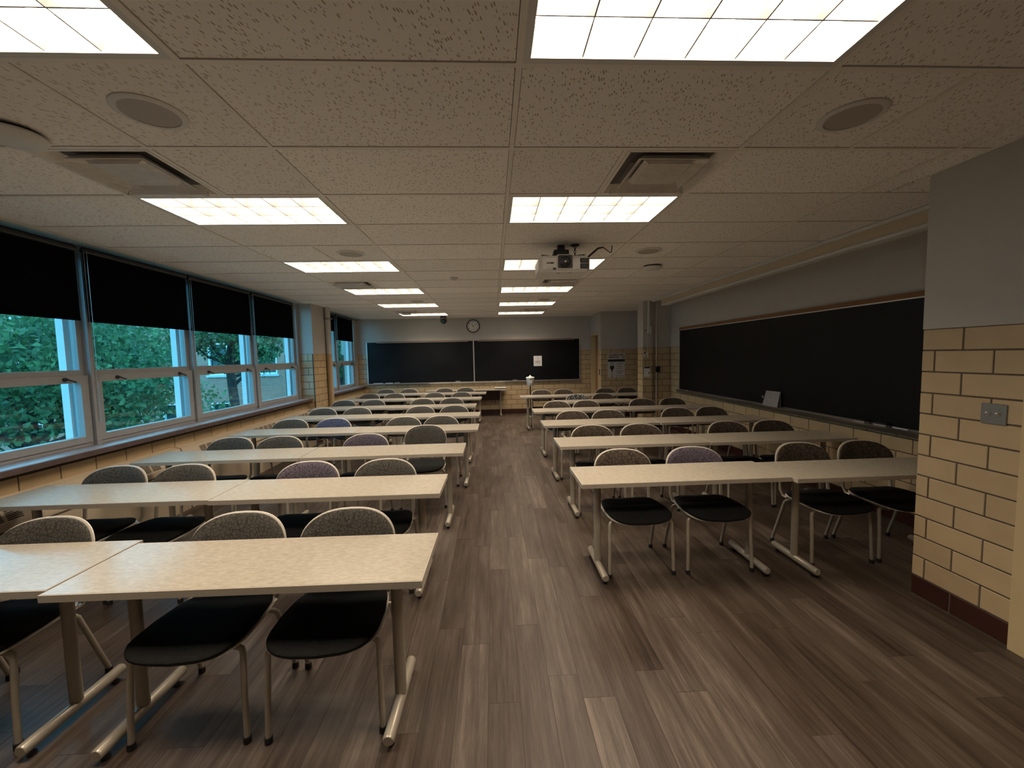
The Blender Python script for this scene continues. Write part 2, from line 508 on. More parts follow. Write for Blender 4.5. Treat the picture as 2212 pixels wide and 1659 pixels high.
def m_leaf(name, c0, c1):
    m, t, b = nt(name)
    b.inputs['Roughness'].default_value = 0.5
    g = N(t, 'ShaderNodeNewGeometry')
    n = N(t, 'ShaderNodeTexNoise'); n.inputs['Scale'].default_value = 2.5; n.inputs['Detail'].default_value = 3
    t.links.new(g.outputs['Position'], n.inputs['Vector'])
    cr = N(t, 'ShaderNodeValToRGB'); e = cr.color_ramp.elements
    e[0].position = 0.35; e[0].color = (*c0, 1); e[1].position = 0.66; e[1].color = (*c1, 1)
    t.links.new(n.outputs[0], cr.inputs[0]); t.links.new(cr.outputs[0], b.inputs['Base Color'])
    tl = N(t, 'ShaderNodeBsdfTranslucent'); t.links.new(cr.outputs[0], tl.inputs[0])
    mx = N(t, 'ShaderNodeMixShader'); mx.inputs[0].default_value = 0.35
    out = t.nodes['Material Output']
    t.links.new(b.outputs[0], mx.inputs[1]); t.links.new(tl.outputs[0], mx.inputs[2]); t.links.new(mx.outputs[0], out.inputs[0])
    return m
LEAF = m_leaf('leaf_green', (0.02, 0.07, 0.03), (0.13, 0.25, 0.10))
LEAF2 = m_leaf('leaf_dark', (0.012, 0.045, 0.022), (0.06, 0.14, 0.065))

# ------------------------------------------------------------------ blocks of the glazed wainscot
def chamfer_block():
    b = MB(); c = 0.02
    # unit block: x length, y depth (front at -0.5), z height, front edge eased
    p = [(-.5, .5, -.5), (.5, .5, -.5), (.5, .5, .5), (-.5, .5, .5), (-.5, -.35, -.5), (.5, -.35, -.5), (.5, -.35, .5), (-.5, -.35, .5),
         (-.5 + c * .4, -.5, -.5 + c), (.5 - c * .4, -.5, -.5 + c), (.5 - c * .4, -.5, .5 - c), (-.5 + c * .4, -.5, .5 - c)]
    f = [(0, 1, 2, 3), (0, 4, 5, 1), (1, 5, 6, 2), (2, 6, 7, 3), (3, 7, 4, 0), (4, 8, 9, 5), (5, 9, 10, 6), (6, 10, 11, 7), (7, 11, 8, 4), (8, 11, 10, 9)]
    return b.add(p, f)
ME_BLOCK = chamfer_block().mesh('block', BLOCK)
ME_BASE = chamfer_block().mesh('base_tile', BASE)
JOINT = 0.0085

def courses(parent, base_parent, face, along, a0, a1, c0=1, c1=12, shift=0.0, skip=(), base=True):
    """blocks on the wall face; face = ('x', value, sign) normal along -+x, or ('y', value, -1); along = range on the other axis"""
    ax, val, sg = face
    depth = 0.02
    def place(me, name, p, u0, u1, z0, z1):
        if u1 - u0 < 0.012: return
        for (s0, s1, t0, t1) in skip:
            if u0 >= s0 - 1e-4 and u1 <= s1 + 1e-4 and z0 >= t0 - 1e-4 and z1 <= t1 + 1e-4: return
        o = bpy.data.objects.new(name, me); COL.objects.link(o); o.parent = p
        L, H = u1 - u0 - JOINT, z1 - z0 - JOINT
        o.scale = (L, depth, H)
        um, zm = (u0 + u1) / 2, (z0 + z1) / 2
        if ax == 'y':
            o.location = (um, val + depth / 2 * (1 if sg < 0 else -1), zm)
            o.rotation_euler = (0, 0, 0 if sg < 0 else PI)
        else:
            o.location = (val + depth / 2 * (1 if sg < 0 else -1), um, zm)
            o.rotation_euler = (0, 0, -PI / 2 if sg < 0 else PI / 2)
    rows = ([0] if base else []) + list(range(c0, c1 + 1))
    for c in rows:
        st = shift + (BL / 2 if c % 2 == 0 else 0.0)
        k0 = math.floor((a0 - st) / BL)
        u = st + k0 * BL
        while u < a1 - 1e-6:
            lo, hi = max(u, a0), min(u + BL, a1)
            if c == 0: place(ME_BASE, 'base_tile', base_parent, lo, hi, 0.004, BH)
            else: place(ME_BLOCK, 'block', parent, lo, hi, c * BH, (c + 1) * BH)
            u += BL

def wall_mesh(name, boxes):
    """boxes: (x0,x1,y0,y1,z0,z1, material index 0 paint / 1 mortar)"""
    b = MB()
    for q in boxes: b.box(*q[:6], mi=q[6])
    return b.build(name, [PAINT, MORTAR], kind='structure')

# ------------------------------------------------------------------ the room shell
D = 0.0035     # mortar sits this far behind the block faces
b = MB(); b.box(-4.3, 4.6, YB - 0.2, YF + 0.2, -0.25, -0.004)
floor = b.build('floor', MORTAR, kind='structure')
PW, PL = 0.1524, 1.2192
me_pl = MB().box(-PW / 2 + .0006, PW / 2 - .0006, -PL / 2 + .0006, PL / 2 - .0006, -0.004, 0.0).mesh('plank', PLANK)
ncol = 0
x = -3.75 + 0.06
rest = MB()
while x < XR:
    st = (ncol * 0.4064 + random.choice((0, .13, .26))) % PL
    y = YB - st
    while y < YF:
        cx_, cy_ = x + PW / 2, y + PL / 2
        x1 = min(x + PW, XR)
        y0, y1 = max(y, YB), min(y + PL, YF)
        if y1 - y0 > 0.05:
            seen = y1 > 0.0 and y0 < 6.2 and not (x > 2.7 and y0 > 8.85) and not (x > 2.65 and y1 < 0.9)
            if seen:
                o = bpy.data.objects.new('plank', me_pl); COL.objects.link(o); o.parent = floor
                o.scale = ((x1 - x) / PW, (y1 - y0) / PL, 1)
                o.location = ((x + x1) / 2, (y0 + y1) / 2, random.uniform(-.0006, 0))
            else:
                rest.box(x, x1, y0, y1, -.004, 0)
        y += PL
    x += PW
    ncol += 1
rest.build('planking', PLANK, floor, kind='stuff')

# far wall with the two chalkboards
far = wall_mesh('wall_far', [(-4.3, 2.9, YF + D, YF + .2, 0, WAIN, 1), (-4.3, 2.9, YF, YF + .2, WAIN, 3.2, 0)])
bb_far = empty('baseboard_far', kind='structure')
courses(far, bb_far, ('y', YF, -1), 'x', -3.86, XS, shift=0.07, skip=[(-3.55, 2.30, 0.99, 2.0)])
# wall with the far door (faces the windows)
DY0, DY1, DZ = 9.10, 9.82, 2.15
DA, DB = DY0 - .03, DY1 + .03
side = wall_mesh('wall_door', [(XS + D, XS + .2, YN + .02, DA, 0, WAIN, 1), (XS, XS + .2, YN + .02, DA, WAIN, 3.2, 0), (XS, XS + .2, DA, DB, DZ + .03, 3.2, 0), (XS + D, XS + .2, DB, YF, 0, WAIN, 1), (XS, XS + .2, DB, YF, WAIN, 3.2, 0)])
bb_side = empty('baseboard_door', kind='structure')
courses(side, bb_side, ('x', XS, -1), 'y', YN, DY0 - .06)
# wall with the poster
nook = wall_mesh('wall_nook', [(XS + .02, 4.0, YN + D, YN + .2, 0, WAIN, 1), (XS + .02, 4.0, YN, YN + .2, WAIN, 3.2, 0)])
bb_nook = empty('baseboard_nook', kind='structure')
courses(nook, bb_nook, ('y', YN, -1), 'x', XS, XR, shift=0.03)
# chalkboard wall
right = wall_mesh('wall_right', [(XR + D, XR + .2, YP - .2, YN + .2, 0, WAIN, 1), (XR, XR + .2, YP - .2, YN + .2, WAIN, 3.2, 0)])
bb_right = empty('baseboard_right', kind='structure')
courses(right, bb_right, ('x', XR, -1), 'y', 1.2, 6.93, shift=0.05, skip=[(1.1, 6.40, 0.93, 2.0)])
courses(right, bb_right, ('x', XR, -1), 'y', 7.22, YN, shift=0.05)
# pier at the end of the chalkboard wall
PX0, PX1, PY0, PYb, PY1 = 3.035, 3.245, 6.88, 6.93, 7.2
pier = wall_mesh('wall_pier', [(PX0 + D, PX1 - D, PY0 + D, PY1 - D, 0, WAIN, 1), (PX0, PX1, PY0, PY1, WAIN, 3.2, 0),
                               (PX1 - D, XR + .01, PYb + D, PY1 - D, 0, WAIN, 1), (PX1, XR + .01, PYb, PY1, WAIN, 3.2, 0)])
bb_pier = empty('baseboard_pier', kind='structure')
courses(pier, bb_pier, ('y', PY0, -1), 'x', PX0 + .0, PX1, shift=PX0 - .1)
courses(pier, bb_pier, ('y', PYb, -1), 'x', PX1, XR, shift=PX1 - .08)
courses(pier, bb_pier, ('x', PX0, -1), 'y', PY0 + .02, PY1, shift=PY0)
# projecting wall by the near door
jb0, jb1 = 0.325, 0.40
ND0 = -0.62
near = wall_mesh('wall_projecting', [(XP + D, 4.0, jb1, YP - D, 0, WAIN, 1), (XP, 4.0, jb1, YP, WAIN, 3.2, 0), (XP, 4.0, ND0, jb1, 2.18, 3.2, 0), (XP, 4.0, YB, ND0 - .08, 0, 3.2, 0)])
bb_near = empty('baseboard_projecting', kind='structure')
courses(near, bb_near, ('x', XP, -1), 'y', jb1, YP, shift=YP - .077)
courses(near, bb_near, ('y', YP, 1), 'x', XP + .02, XR, shift=XP)
# wall behind the camera
wall_mesh('wall_back', [(-4.3, 4.6, YB - .2, YB, 0, 3.2, 0)])

# window side
SILLZ = 0.90
PLX, PLY0, PLY1 = -3.60, 6.50, 7.14
left = wall_mesh('wall_left', [(-4.15, XL - D, YB, PLY0 + .05, 0, SILLZ - .05, 1), (-4.15, XL - D, PLY1 - .05, YF, 0, SILLZ - .05, 1),
                               (-4.15, -3.86, YB, YF, 2.69, 3.2, 0),
                               (-4.15, -3.86, 9.66, YF, SILLZ - .05, 3.2, 0), (-4.15, -3.86, YB, -1.52, SILLZ - .05, 3.2, 0)])
bb_left = empty('baseboard_left', kind='structure')
courses(left, bb_left, ('x', XL, 1), 'y', 0.3, PLY0, 4, 5, shift=0.1, base=False)
courses(left, bb_left, ('x', XL, 1), 'y', PLY1, YF, 4, 5, shift=0.1, base=False)
lp = wall_mesh('wall_window_pier', [(-4.15, PLX - D, PLY0 + D, PLY1 - D, 0, WAIN, 1), (-4.15, PLX, PLY0, PLY1, WAIN, 3.2, 0)])
bb_lp = empty('baseboard_window_pier', kind='structure')
courses(lp, bb_lp, ('x', PLX, 1), 'y', PLY0, PLY1, shift=PLY0 + .02)
courses(lp, bb_lp, ('y', PLY0, -1), 'x', -3.95, PLX - .02, 1, 12, shift=-3.86)
courses(lp, bb_lp, ('y', PLY1, 1), 'x', -3.95, PLX - .02, 1, 12, shift=-3.86)

def sill(y0, y1, n):
    b = MB().rbox(-4.12, -3.665, y0, y1, SILLZ - .045, SILLZ, .008, 2, axis='y')
    s = b.build('trim_%d' % n, SILL, kind='structure', smooth=True)
    MB().box(-3.672, -3.655, y0 + .001, y1 - .001, SILLZ - .05, SILLZ - .006).build('nosing', SILLEDGE, s)
sill(YB, PLY0 + .0, 1)
sill(PLY1 + .0, YF, 2)

# ------------------------------------------------------------------ ceiling: plenum slab, tiles, grid
ceil_ = MB().box(-4.3, 4.6, YB - .2, YF + .2, CEIL + .30, CEIL + .45).build('ceiling', MORTAR, kind='structure')
LIGHT_CELLS = [(i, j) for i in (-2, 0) for j in (-1, 2, 5, 8, 11, 14)]
DIFF_HALF = [(-2, 1, 0), (0, 1, 1), (-2, 7, 0), (0, 7, 1), (-2, 13, 0), (0, 13, 1)]   # (i, j, which half)
SPLIT = [(-2, 0), (1, 0), (-2, 4), (1, 4), (-2, 10), (0, 10), (1, 6), (1, 9)]
CXL = -3.70
bar = 0.012
def tile_piece(x0, x1, y0, y1):
    xm, ym = (x0 + x1) / 2, (y0 + y1) / 2
    x1c = XP if ym < YP else XR
    y1c = YN if x0 >= XS - .05 else YF
    x0, x1, y0, y1 = max(x0, CXL), min(x1, x1c), max(y0, YB), min(y1, y1c)
    if x1 - x0 < .05 or y1 - y0 < .05: return
    g = bar + 0.0025
    tilt = random.uniform(0, .0022)
    MB().box(x0 + g, x1 - g, y0 + g, y1 - g, 0, .015).build('ceiling_tile', TILE, ceil_, (0, 0, CEIL + .004 + tilt))
halfbars = []
for i in range(-4, 3):
    for j in range(-5, 17):
        X0, Y0 = i * GX, j * GY
        if (i, j) in LIGHT_CELLS: continue
        dh = [d for d in DIFF_HALF if d[0] == i and d[1] == j]
        if dh:
            h = dh[0][2]
            tile_piece(X0 + (0.5 * GX if h == 0 else 0), X0 + (GX if h == 0 else .5 * GX), Y0, Y0 + GY)
            halfbars.append((X0 + GX / 2, Y0))
        elif (i, j) in SPLIT:
            tile_piece(X0, X0 + GX / 2, Y0, Y0 + GY); tile_piece(X0 + GX / 2, X0 + GX, Y0, Y0 + GY)
            halfbars.append((X0 + GX / 2, Y0))
        else:
            tile_piece(X0, X0 + GX, Y0, Y0 + GY)
tile_piece(XP, XR, YP + .001, 2 * GY)
for i in range(-3, 3):
    X0 = i * GX
    y1 = YF if X0 < XS else YN
    MB().box(X0 - bar, X0 + bar, YB, y1, CEIL, CEIL + .03).build('grid_runner', GRID, ceil_)
for j in range(-4, 17):
    Y0 = j * GY
    for i in range(-4, 3):
        xa, xb = max(i * GX, CXL) + (bar if i > -4 else 0), min((i + 1) * GX, XP if Y0 < YP else (XR if Y0 < YN else XS)) - bar
        if xb - xa > .1:
            MB().box(xa, xb, Y0 - bar, Y0 + bar, CEIL + .0005, CEIL + .03).build('cross_tee', GRID, ceil_)
for X0, Y0 in halfbars:
    MB().box(X0 - bar, X0 + bar, Y0 + bar, Y0 + GY - bar, CEIL + .0005, CEIL + .03).build('cross_tee', GRID, ceil_)
# wall angle all round
for q in ((CXL, CXL + .02, YB, PLY0), (CXL, CXL + .02, PLY1, YF), (CXL, XS, YF - .02, YF), (XR - .02, XR, YP, PYb), (XP - .02, XP, YB, YP)):
    MB().box(*q, CEIL - .001, CEIL + .03).build('wall_angle', GRID, ceil_)
# closing board over the blinds
MB().box(-3.88, CXL, YB, YF, CEIL + .002, CEIL + .02).build('blind_pocket_board', PAINT, ceil_)

# ------------------------------------------------------------------ windows
XG = -3.925
def make_window(n, y0, y1):
    root = empty('window_%d' % n, (XG, (y0 + y1) / 2, SILLZ), kind='structure')
    h = (y1 - y0) / 2
    T = 2.69 - SILLZ
    r0, r1 = 0.585, 0.70            # meeting rail
    f = MB()
    f.box(-.04, .04, -h, -h + .03, 0, T).box(-.04, .04, h - .03, h, 0, T).box(-.04, .04, -h + .03, h - .03, T - .04, T).box(-.04, .04, -h + .03, h - .03, 0, .03)
    f.build('window_frame', ALU, root)
    # upper fixed light
    u = MB(); i0, i1 = h - .03, h - .075
    u.box(-.03, .025, -i0, -i1, r1 - .05, T - .04).box(-.03, .025, i1, i0, r1 - .05, T - .04).box(-.03, .025, -i1, i1, r1 - .05, r1).box(-.03, .025, -i1, i1, T - .09, T - .04)
    us = u.build('upper_sash', ALU, root)
    MB().box(-.006, 0, -i1, i1, r1, T - .09).build('pane', GLASS, us)
    l = MB(); k0, k1 = h - .03, h - .10
    l.box(-.02, .05, -k0, -k1, .03, r0 + .065).box(-.02, .05, k1, k0, .03, r0 + .065).box(-.02, .05, -k1, k1, .03, .09).box(-.02, .05, -k1, k1, r0, r0 + .065)
    ls = l.build('lower_sash', ALU, root)
    MB().box(0, .006, -k1, k1, .09, r0).build('pane', GLASS, ls)
    for yy in (-h + .26, h - .24):
        q = MB().lathe([(.018, 0), (.018, .012), (.010, .016), (.010, .03)], (.05, yy, r0 + .035), 12, 'x')
        q.tube([(.078, yy, r0 + .035), (.082, yy + .03, r0 + .022), (.08, yy + .07, r0 + .008)], .007, 6)
        q.build('latch', DARKMET, ls, smooth=True)
    # outside fin and sill, white, seen through the glass
    MB().box(-.125, -.06, h - .10, h - .04, 0, T).box(-.125, -.06, -h + .04, -h + .10, 0, T).build('outer_jamb', ALUOUT, root)
    MB().box(-.24, -.042, -h, h, -.03, 0.0).build('outer_sill', ALUOUT, root)
    # inner mullion cover
    MB().box(.04, .075, h - .022, h + .022, 0, T).build('mullion_cover', ALU, root)
WY = [-1.50, -0.20, 1.10, 2.39, 3.70, 5.05, 6.43]
for k in range(6): make_window(k + 1, WY[k], WY[k + 1])
make_window(7, 7.20, 8.43)
make_window(8, 8.43, 9.64)
MB().box(-4.10, -3.86, 6.43, PLY0 + .02, SILLZ, 2.7).build('trim_3', ALU, kind='structure')
MB().box(-4.10, -3.86, PLY1 - .02, 7.20, SILLZ, 2.7).build('trim_4', ALU, kind='structure')

# roller blinds
BLN = [(-1.45, -.26, .96, 'blind furthest along the windows, behind the photographer'), (-.20, 1.0, .96, 'blind just outside the picture on the left'),  # both out of view, added fully lowered to keep sky light off the floor
       (1.06, 2.20, 2.035, 'black roller blind nearest the camera, cut by the left picture edge'),
       (2.27, 3.48, 2.03, 'black roller blind over the second window from the left edge'),
       (3.52, 4.73, 2.03, 'black roller blind over the third window from the left edge'),
       (4.79, 6.05, 2.04, 'black roller blind over the window beside the white pier'),
       (7.22, 8.00, 2.285, 'narrow-looking short black roller blind just past the pipe'),
       (8.07, 9.20, 2.09, 'black roller blind nearest the far chalkboard wall')]
for k, (y0, y1, zb, lab) in enumerate(BLN):
    if k < 2: lab = ['black roller blind at the window beside the teaching end of the room', 'black roller blind on the window just left of the picture'][k]
    r = empty('roller_blind', (-3.74, (y0 + y1) / 2, zb), label=lab, cat='blind', group='roller blinds on the windows')
    h = (y1 - y0) / 2
    f = MB()
    for s in range(6):    # very slightly wavy cloth
        ya, yb = -h + 2 * h * s / 6, -h + 2 * h * (s + 1) / 6
        f.box(-.0012, .0012, ya, yb, .02, 2.69 - zb)
    f.build('cloth', BLIND, r)
    MB().rbox(-.007, .007, -h, h, 0, .028, .006, 2, axis='y').build('hem_bar', BLIND, r, smooth=True)
    MB().tube([(0, -h, 2.66 - zb), (0, h, 2.66 - zb)], .024, 12).build('roller', BLACKPL, r, smooth=True)
    zc = 1.12 - zb
    MB().tube([(.03, -h - .02, 2.66 - zb), (.03, -h - .02, zc + .02), (.03, -h - .006, zc), (.03, -h + .008, zc + .02), (.03, -h + .008, 2.66 - zb)], .0022, 5).build('bead_chain', STEEL, r)

# vertical pipe beside the window pier
r = empty('riser_pipe', (-3.542, 7.13, 0), label='vertical heating pipe, tan below and white above, beside the window pier', cat='pipe')
MB().tube([(0, 0, .0), (0, 0, WAIN)], .055, 20).build('lower_pipe', PIPEB, r, smooth=True)
MB().tube([(0, 0, WAIN), (0, 0, CEIL - .004)], .055, 20).build('upper_pipe', PIPEW, r, smooth=True)
MB().lathe([(.056, 0), (.064, .002), (.064, .045), (.056, .047)], (0, 0, 2.47), 20).box(.05, .10, -.012, .012, 2.48, 2.505).build('clamp', STEEL, r, smooth=True)

# convectors under the windows
def convector(y0, y1, lab):
    r = empty('convector', (-3.70, (y0 + y1) / 2, 0), label=lab, cat='radiator', group='convectors under the windows')
    h = (y1 - y0) / 2
    prof = [(-.045, .0), (.115, .0), (.115, .50), (.105, .535), (.09, .545), (.045, .655), (.035, .685), (-.045, .70)]
    MB().prism(prof, -h, h).build('cover', CONV, r)
    MB().box(.113, .118, -h, h, .475, .485).build('seam', MORTAR, r)
    n = int((2 * h) // 1.10)
    for q in range(n):
        yc = -h + (q + .5) * 2 * h / n
        for c in range(5):
            ya = yc - .30 + c * .122
            g = MB()
            for s in range(9):
                t0 = (s + .15) / 9; t1 = (s + .75) / 9
                p0 = Vector((.09 - .045 * t0, 0, .545 + .11 * t0)); p1 = Vector((.09 - .045 * t1, 0, .545 + .11 * t1))
                nn = Vector((.11, 0, .045)).normalized() * .0015
                g.add([p0 + nn + Vector((0, ya, 0)), p0 + nn + Vector((0, ya + .10, 0)), p1 + nn + Vector((0, ya + .10, 0)), p1 + nn + Vector((0, ya, 0))], [(0, 1, 2, 3)])
            g.build('grille', RUBBER, r)
convector(-1.9, 3.1, 'cream convector cabinet with slotted grilles under the nearest windows')
convector(3.12, 6.48, 'cream convector cabinet under the windows before the white pier')
convector(7.35, 9.85, 'cream convector cabinet under the far pair of windows')

# ------------------------------------------------------------------ ceiling lights
def make_light():
    r = empty('ceiling_light')
    W_, H_ = GX / 2 - bar, GY / 2 - bar
    f = MB(); t = .028
    f.box(-W_, W_, -H_, -H_ + t, 0, .012).box(-W_, W_, H_ - t, H_, 0, .012).box(-W_, -W_ + t, -H_ + t, H_ - t, 0, .012).box(W_ - t, W_, -H_ + t, H_ - t, 0, .012)
    f.build('frame', WHITEP, r)
    g = MB(); d = .004
    for q in ((-W_ - d, W_ + d, -H_ - d, -H_), (-W_ - d, W_ + d, H_, H_ + d), (-W_ - d, -W_, -H_, H_), (W_, W_ + d, -H_, H_)): g.box(*q, .004, .016)
    g.build('gasket', DARKMET, r)
    c = MB(); a, e = W_ - t, H_ - t
    zt = .125
    c.box(-a - .004, a + .004, -e - .004, -e, .012, zt).box(-a - .004, a + .004, e, e + .004, .012, zt).box(-a - .004, -a, -e, e, .012, zt).box(a, a + .004, -e, e, .012, zt).box(-a, a, -e, e, zt, zt + .004)
    c.build('housing', LOUVER, r)
    MB().add([(-a, -e, zt - .004), (a, -e, zt - .004), (a, e, zt - .004), (-a, e, zt - .004)], [(0, 1, 2, 3)]).build('lamp_panel', LAMPLIT, r)
    for k in range(1, 6):
        xx = -a + 2 * a * k / 6
        MB().prism([(xx - .0025, .006), (xx + .0025, .006), (xx + .006, .05), (xx + .014, .095), (xx - .014, .095), (xx - .006, .05)], -e, e).build('louver_blade', LOUVER, r)
    for k in range(1, 3):
        yy = -e + 2 * e * k / 3
        MB().prism([(yy - .0025, .0065), (yy + .0025, .0065), (yy + .006, .05), (yy + .014, .0945), (yy - .014, .0945), (yy - .006, .05)], -a, a, 'yz').build('louver_blade', LOUVER, r)
    return r
lp0 = make_light()
ORD = ['nearest the camera', 'second from the camera', 'third from the camera', 'fourth from the camera', 'fifth from the camera', 'furthest from the camera']
first = True
for i in (-2, 0):
    for q, j in enumerate((-1, 2, 5, 8, 11, 14)):
        o = lp0 if first else copy_tree(lp0)
        first = False
        o.location = ((i + .5) * GX, (j + .5) * GY, CEIL)
        tag(o, 'lit fluorescent ceiling light of the %s line, %s' % ('window-side' if i < 0 else 'door-side', ORD[q]), 'ceiling light', group='fluorescent ceiling lights')

# ------------------------------------------------------------------ ceiling fittings
def make_diffuser():
    r = empty('air_diffuser')
    H_ = GY / 2 - bar - .003
    def ring(m, a, b_, z0, z1):
        # square funnel ring between half sizes
        p = [(-a, -a, z0), (a, -a, z0), (a, a, z0), (-a, a, z0), (-b_, -b_, z1), (b_, -b_, z1), (b_, b_, z1), (-b_, b_, z1)]
        return m.add(p, [(0, 1, 5, 4), (1, 2, 6, 5), (2, 3, 7, 6), (3, 0, 4, 7)])
    f = MB(); ring(f, H_, H_, .02, 0); ring(f, H_, H_ - .014, 0, -.002)
    f.build('flange', GRID, r)
    f = MB(); ring(f, H_ - .014, H_ - .05, -.002, .045)
    f.build('outer_cone', GRID, r)
    MB().box(-H_ + .04, H_ - .04, -H_ + .04, H_ - .04, .046, .05).build('throat', THROAT, r)
    q = MB(); ring(q, .205, .150, -.002, .045); ring(q, .205, .200, -.002, -.006); ring(q, .200, .147, -.006, .042)
    q.build('inner_cone', GRID, r)
    MB().prism([(-.150, .020), (-.125, .0), (.125, .0), (.150, .020)], -.14, .14).build('centre_plate', GRID, r)
    d = MB(); z = -.022
    for k in range(6):
        for l in range(6):
            def zz(a, b_): return z + .006 * math.sin(a * 2.3 + b_) * math.cos(b_ * 1.7)
            x0, x1, y0, y1 = -.25 + k * .5 / 6, -.25 + (k + 1) * .5 / 6, -.20 + l * .45 / 6, -.20 + (l + 1) * .45 / 6
            d.add([(x0, y0, zz(k, l)), (x1, y0, zz(k + 1, l)), (x1, y1, zz(k + 1, l + 1)), (x0, y1, zz(k, l + 1))], [(0, 1, 2, 3)])
    dd = d.build('clear_deflector', CLEAR, r, smooth=True)
    for xa in (-.24, .24): MB().box(xa - .004, xa + .004, .23, .242, -.022, .0).build('clip', GRID, dd)
    return r
d0 = make_diffuser()
for q, (i, j, h) in enumerate(DIFF_HALF):
    o = d0 if q == 0 else copy_tree(d0)
    o.location = ((i + (.25 if h == 0 else .75)) * GX, (j + .5) * GY, CEIL)
    tag(o, 'square air diffuser with clear deflector, %s line, %s' % ('window-side' if i < 0 else 'door-side', ['nearest the camera', 'middle of three', 'furthest of three'][q // 2]), 'air vent', group='ceiling air diffusers')

def make_speaker():
    r = empty('ceiling_speaker')
    MB().lathe([(.135, 0), (.135, -.004), (.125, -.009), (.108, -.009), (.106, -.003)], seg=36).build('rim', WHITEP, r, smooth=True)
    MB().lathe([(.001, -.0075), (.05, -.0072), (.107, -.005), (.107, .0)], seg=36).build('grille', SPKGR, r, smooth=True)
    return r
s0 = make_speaker()
for q, (x, y, lab) in enumerate(((-1.57, .31, 'round ceiling speaker between the two nearest window-side lights'), (1.57, .31, 'round ceiling speaker above the chalkboard side, nearest the camera'),
                                 (-1.55, 2.74, 'round ceiling speaker before the third window-side light'), (1.55, 2.74, 'round ceiling speaker right of the projector'),
                                 (-1.55, 6.4, 'small far round ceiling speaker behind the fourth window-side light'), (.90, 6.4, 'small far round ceiling speaker beyond the fourth door-side light'))):
    o = s0 if q == 0 else copy_tree(s0)
    o.location = (x, y, CEIL + .004)
    tag(o, lab, 'speaker', group='round ceiling speakers')

def make_ap():
    r = empty('access_point')
    MB().lathe([(.09, 0), (.10, -.003), (.10, -.012), (.085, -.014)], seg=28).build('bracket', BLACKPL, r, smooth=True)
    MB().lathe([(.105, -.013), (.115, -.016), (.118, -.026), (.10, -.044), (.05, -.053), (.001, -.055)], seg=32).build('shell', WHITEP, r, smooth=True)
    return r
a0 = make_ap()
for q, (x, y, lab) in enumerate(((-2.30, .46, 'large-looking white round access point at the left picture edge'), (1.88, 3.48, 'white round access point on the ceiling right of the projector'),
                                 (-2.17, 8.36, 'white round access point before the furthest window-side light'))):
    o = a0 if q == 0 else copy_tree(a0)
    o.location = (x, y, CEIL + .003)
    tag(o, lab, 'access point', group='white access points')

r = empty('smoke_detector', (-.63, 4.11, CEIL + .004), label='small white detector on the ceiling between the light lines', cat='detector')
MB().lathe([(.055, 0), (.055, -.012), (.035, -.02), (.03, -.035), (.001, -.037)], seg=24).build('body', WHITEP, r, smooth=True)
MB().lathe([(.031, -.022), (.034, -.026), (.031, -.03)], seg=24).build('sensor_ring', SPKGR, r, smooth=True)

# black pan-tilt camera hanging at the far end
r = empty('video_camera', (-1.41, 9.40, CEIL), label='black pan-tilt video camera hanging from the ceiling near the clock', cat='camera')
MB().rbox(-.075, .075, -.06, .06, -.035, .0, .02, 3).build('base', BLACKPL, r, smooth=True)
MB().box(-.085, -.06, -.035, .035, -.15, -.03).box(.06, .085, -.035, .035, -.15, -.03).build('yoke', BLACKPL, r)
MB().lathe([(.001, -.075), (.045, -.06), (.068, -.02), (.072, .02), (.05, .06), (.001, .075)], (0, 0, -.125), 20, 'y').build('head', BLACKPL, r, smooth=True)
MB().lathe([(.034, -.085), (.036, -.07), (.036, -.05)], (0, 0, -.13), 18, 'y').build('lens', DARKGLASS, r, smooth=True)

# ------------------------------------------------------------------ projector
r = empty('projector', (0.575, 2.48, CEIL), label='white projector hung upside down from the ceiling on a black mount', cat='projector')
bz0, bz1 = -.295, -.14
bd = MB()
bd.rbox(-.245, .245, -.19, .21, bz0, bz1, .05, 5)
body = bd.build('body', PROJW, r, smooth=True)
MB().rbox(-.08, .08, -.204, -.15, bz0 + .02, bz1 + .006, .022, 4, axis='y').build('lens_surround', PROJW, body, smooth=True)
MB().rbox(-.068, .068, -.208, -.20, bz0 + .03, bz1 - .004, .016, 4, axis='y').build('lens_bay', BLACKPL, body, smooth=True)
lz = (bz0 + bz1) / 2 + .012
MB().lathe([(.055, 0), (.055, -.012), (.045, -.014), (.04, -.006), (.022, -.008), (.014, -.012), (.001, -.012)], (0, -.207, lz), 28, 'y').build('lens', BLACKPL, body, smooth=True)
MB().lathe([(.012, 0), (.010, -.002), (.001, -.003)], (0, -.219, lz), 16, 'y').build('lens_glint', STEEL, body, smooth=True)
MB().rbox(.145, .228, -.197, -.18, bz0 + .082, bz1 - .03, .008, 2, axis='y').build('exhaust_vent', BLACKPL, body, smooth=True)
MB().rbox(.145, .228, -.197, -.18, bz0 + .028, bz0 + .076, .008, 2, axis='y').build('exhaust_vent', BLACKPL, body, smooth=True)
MB().rbox(-.115, -.085, -.195, -.18, bz0 + .02, bz0 + .038, .004, 2, axis='y').build('remote_window', BLACKPL, body, smooth=True)
for k in range(4):
    MB().box(-.165 + k * .014, -.162 + k * .014, -.193, -.185, bz0 + .022, bz0 + .04).build('indicator', SPKGR, body)
for xx in (-.05, .06):
    MB().lathe([(.018, 0), (.018, -.004), (.012, -.007)], (xx, -.12, bz0), 16).build('foot', WHITEP, body, smooth=True)
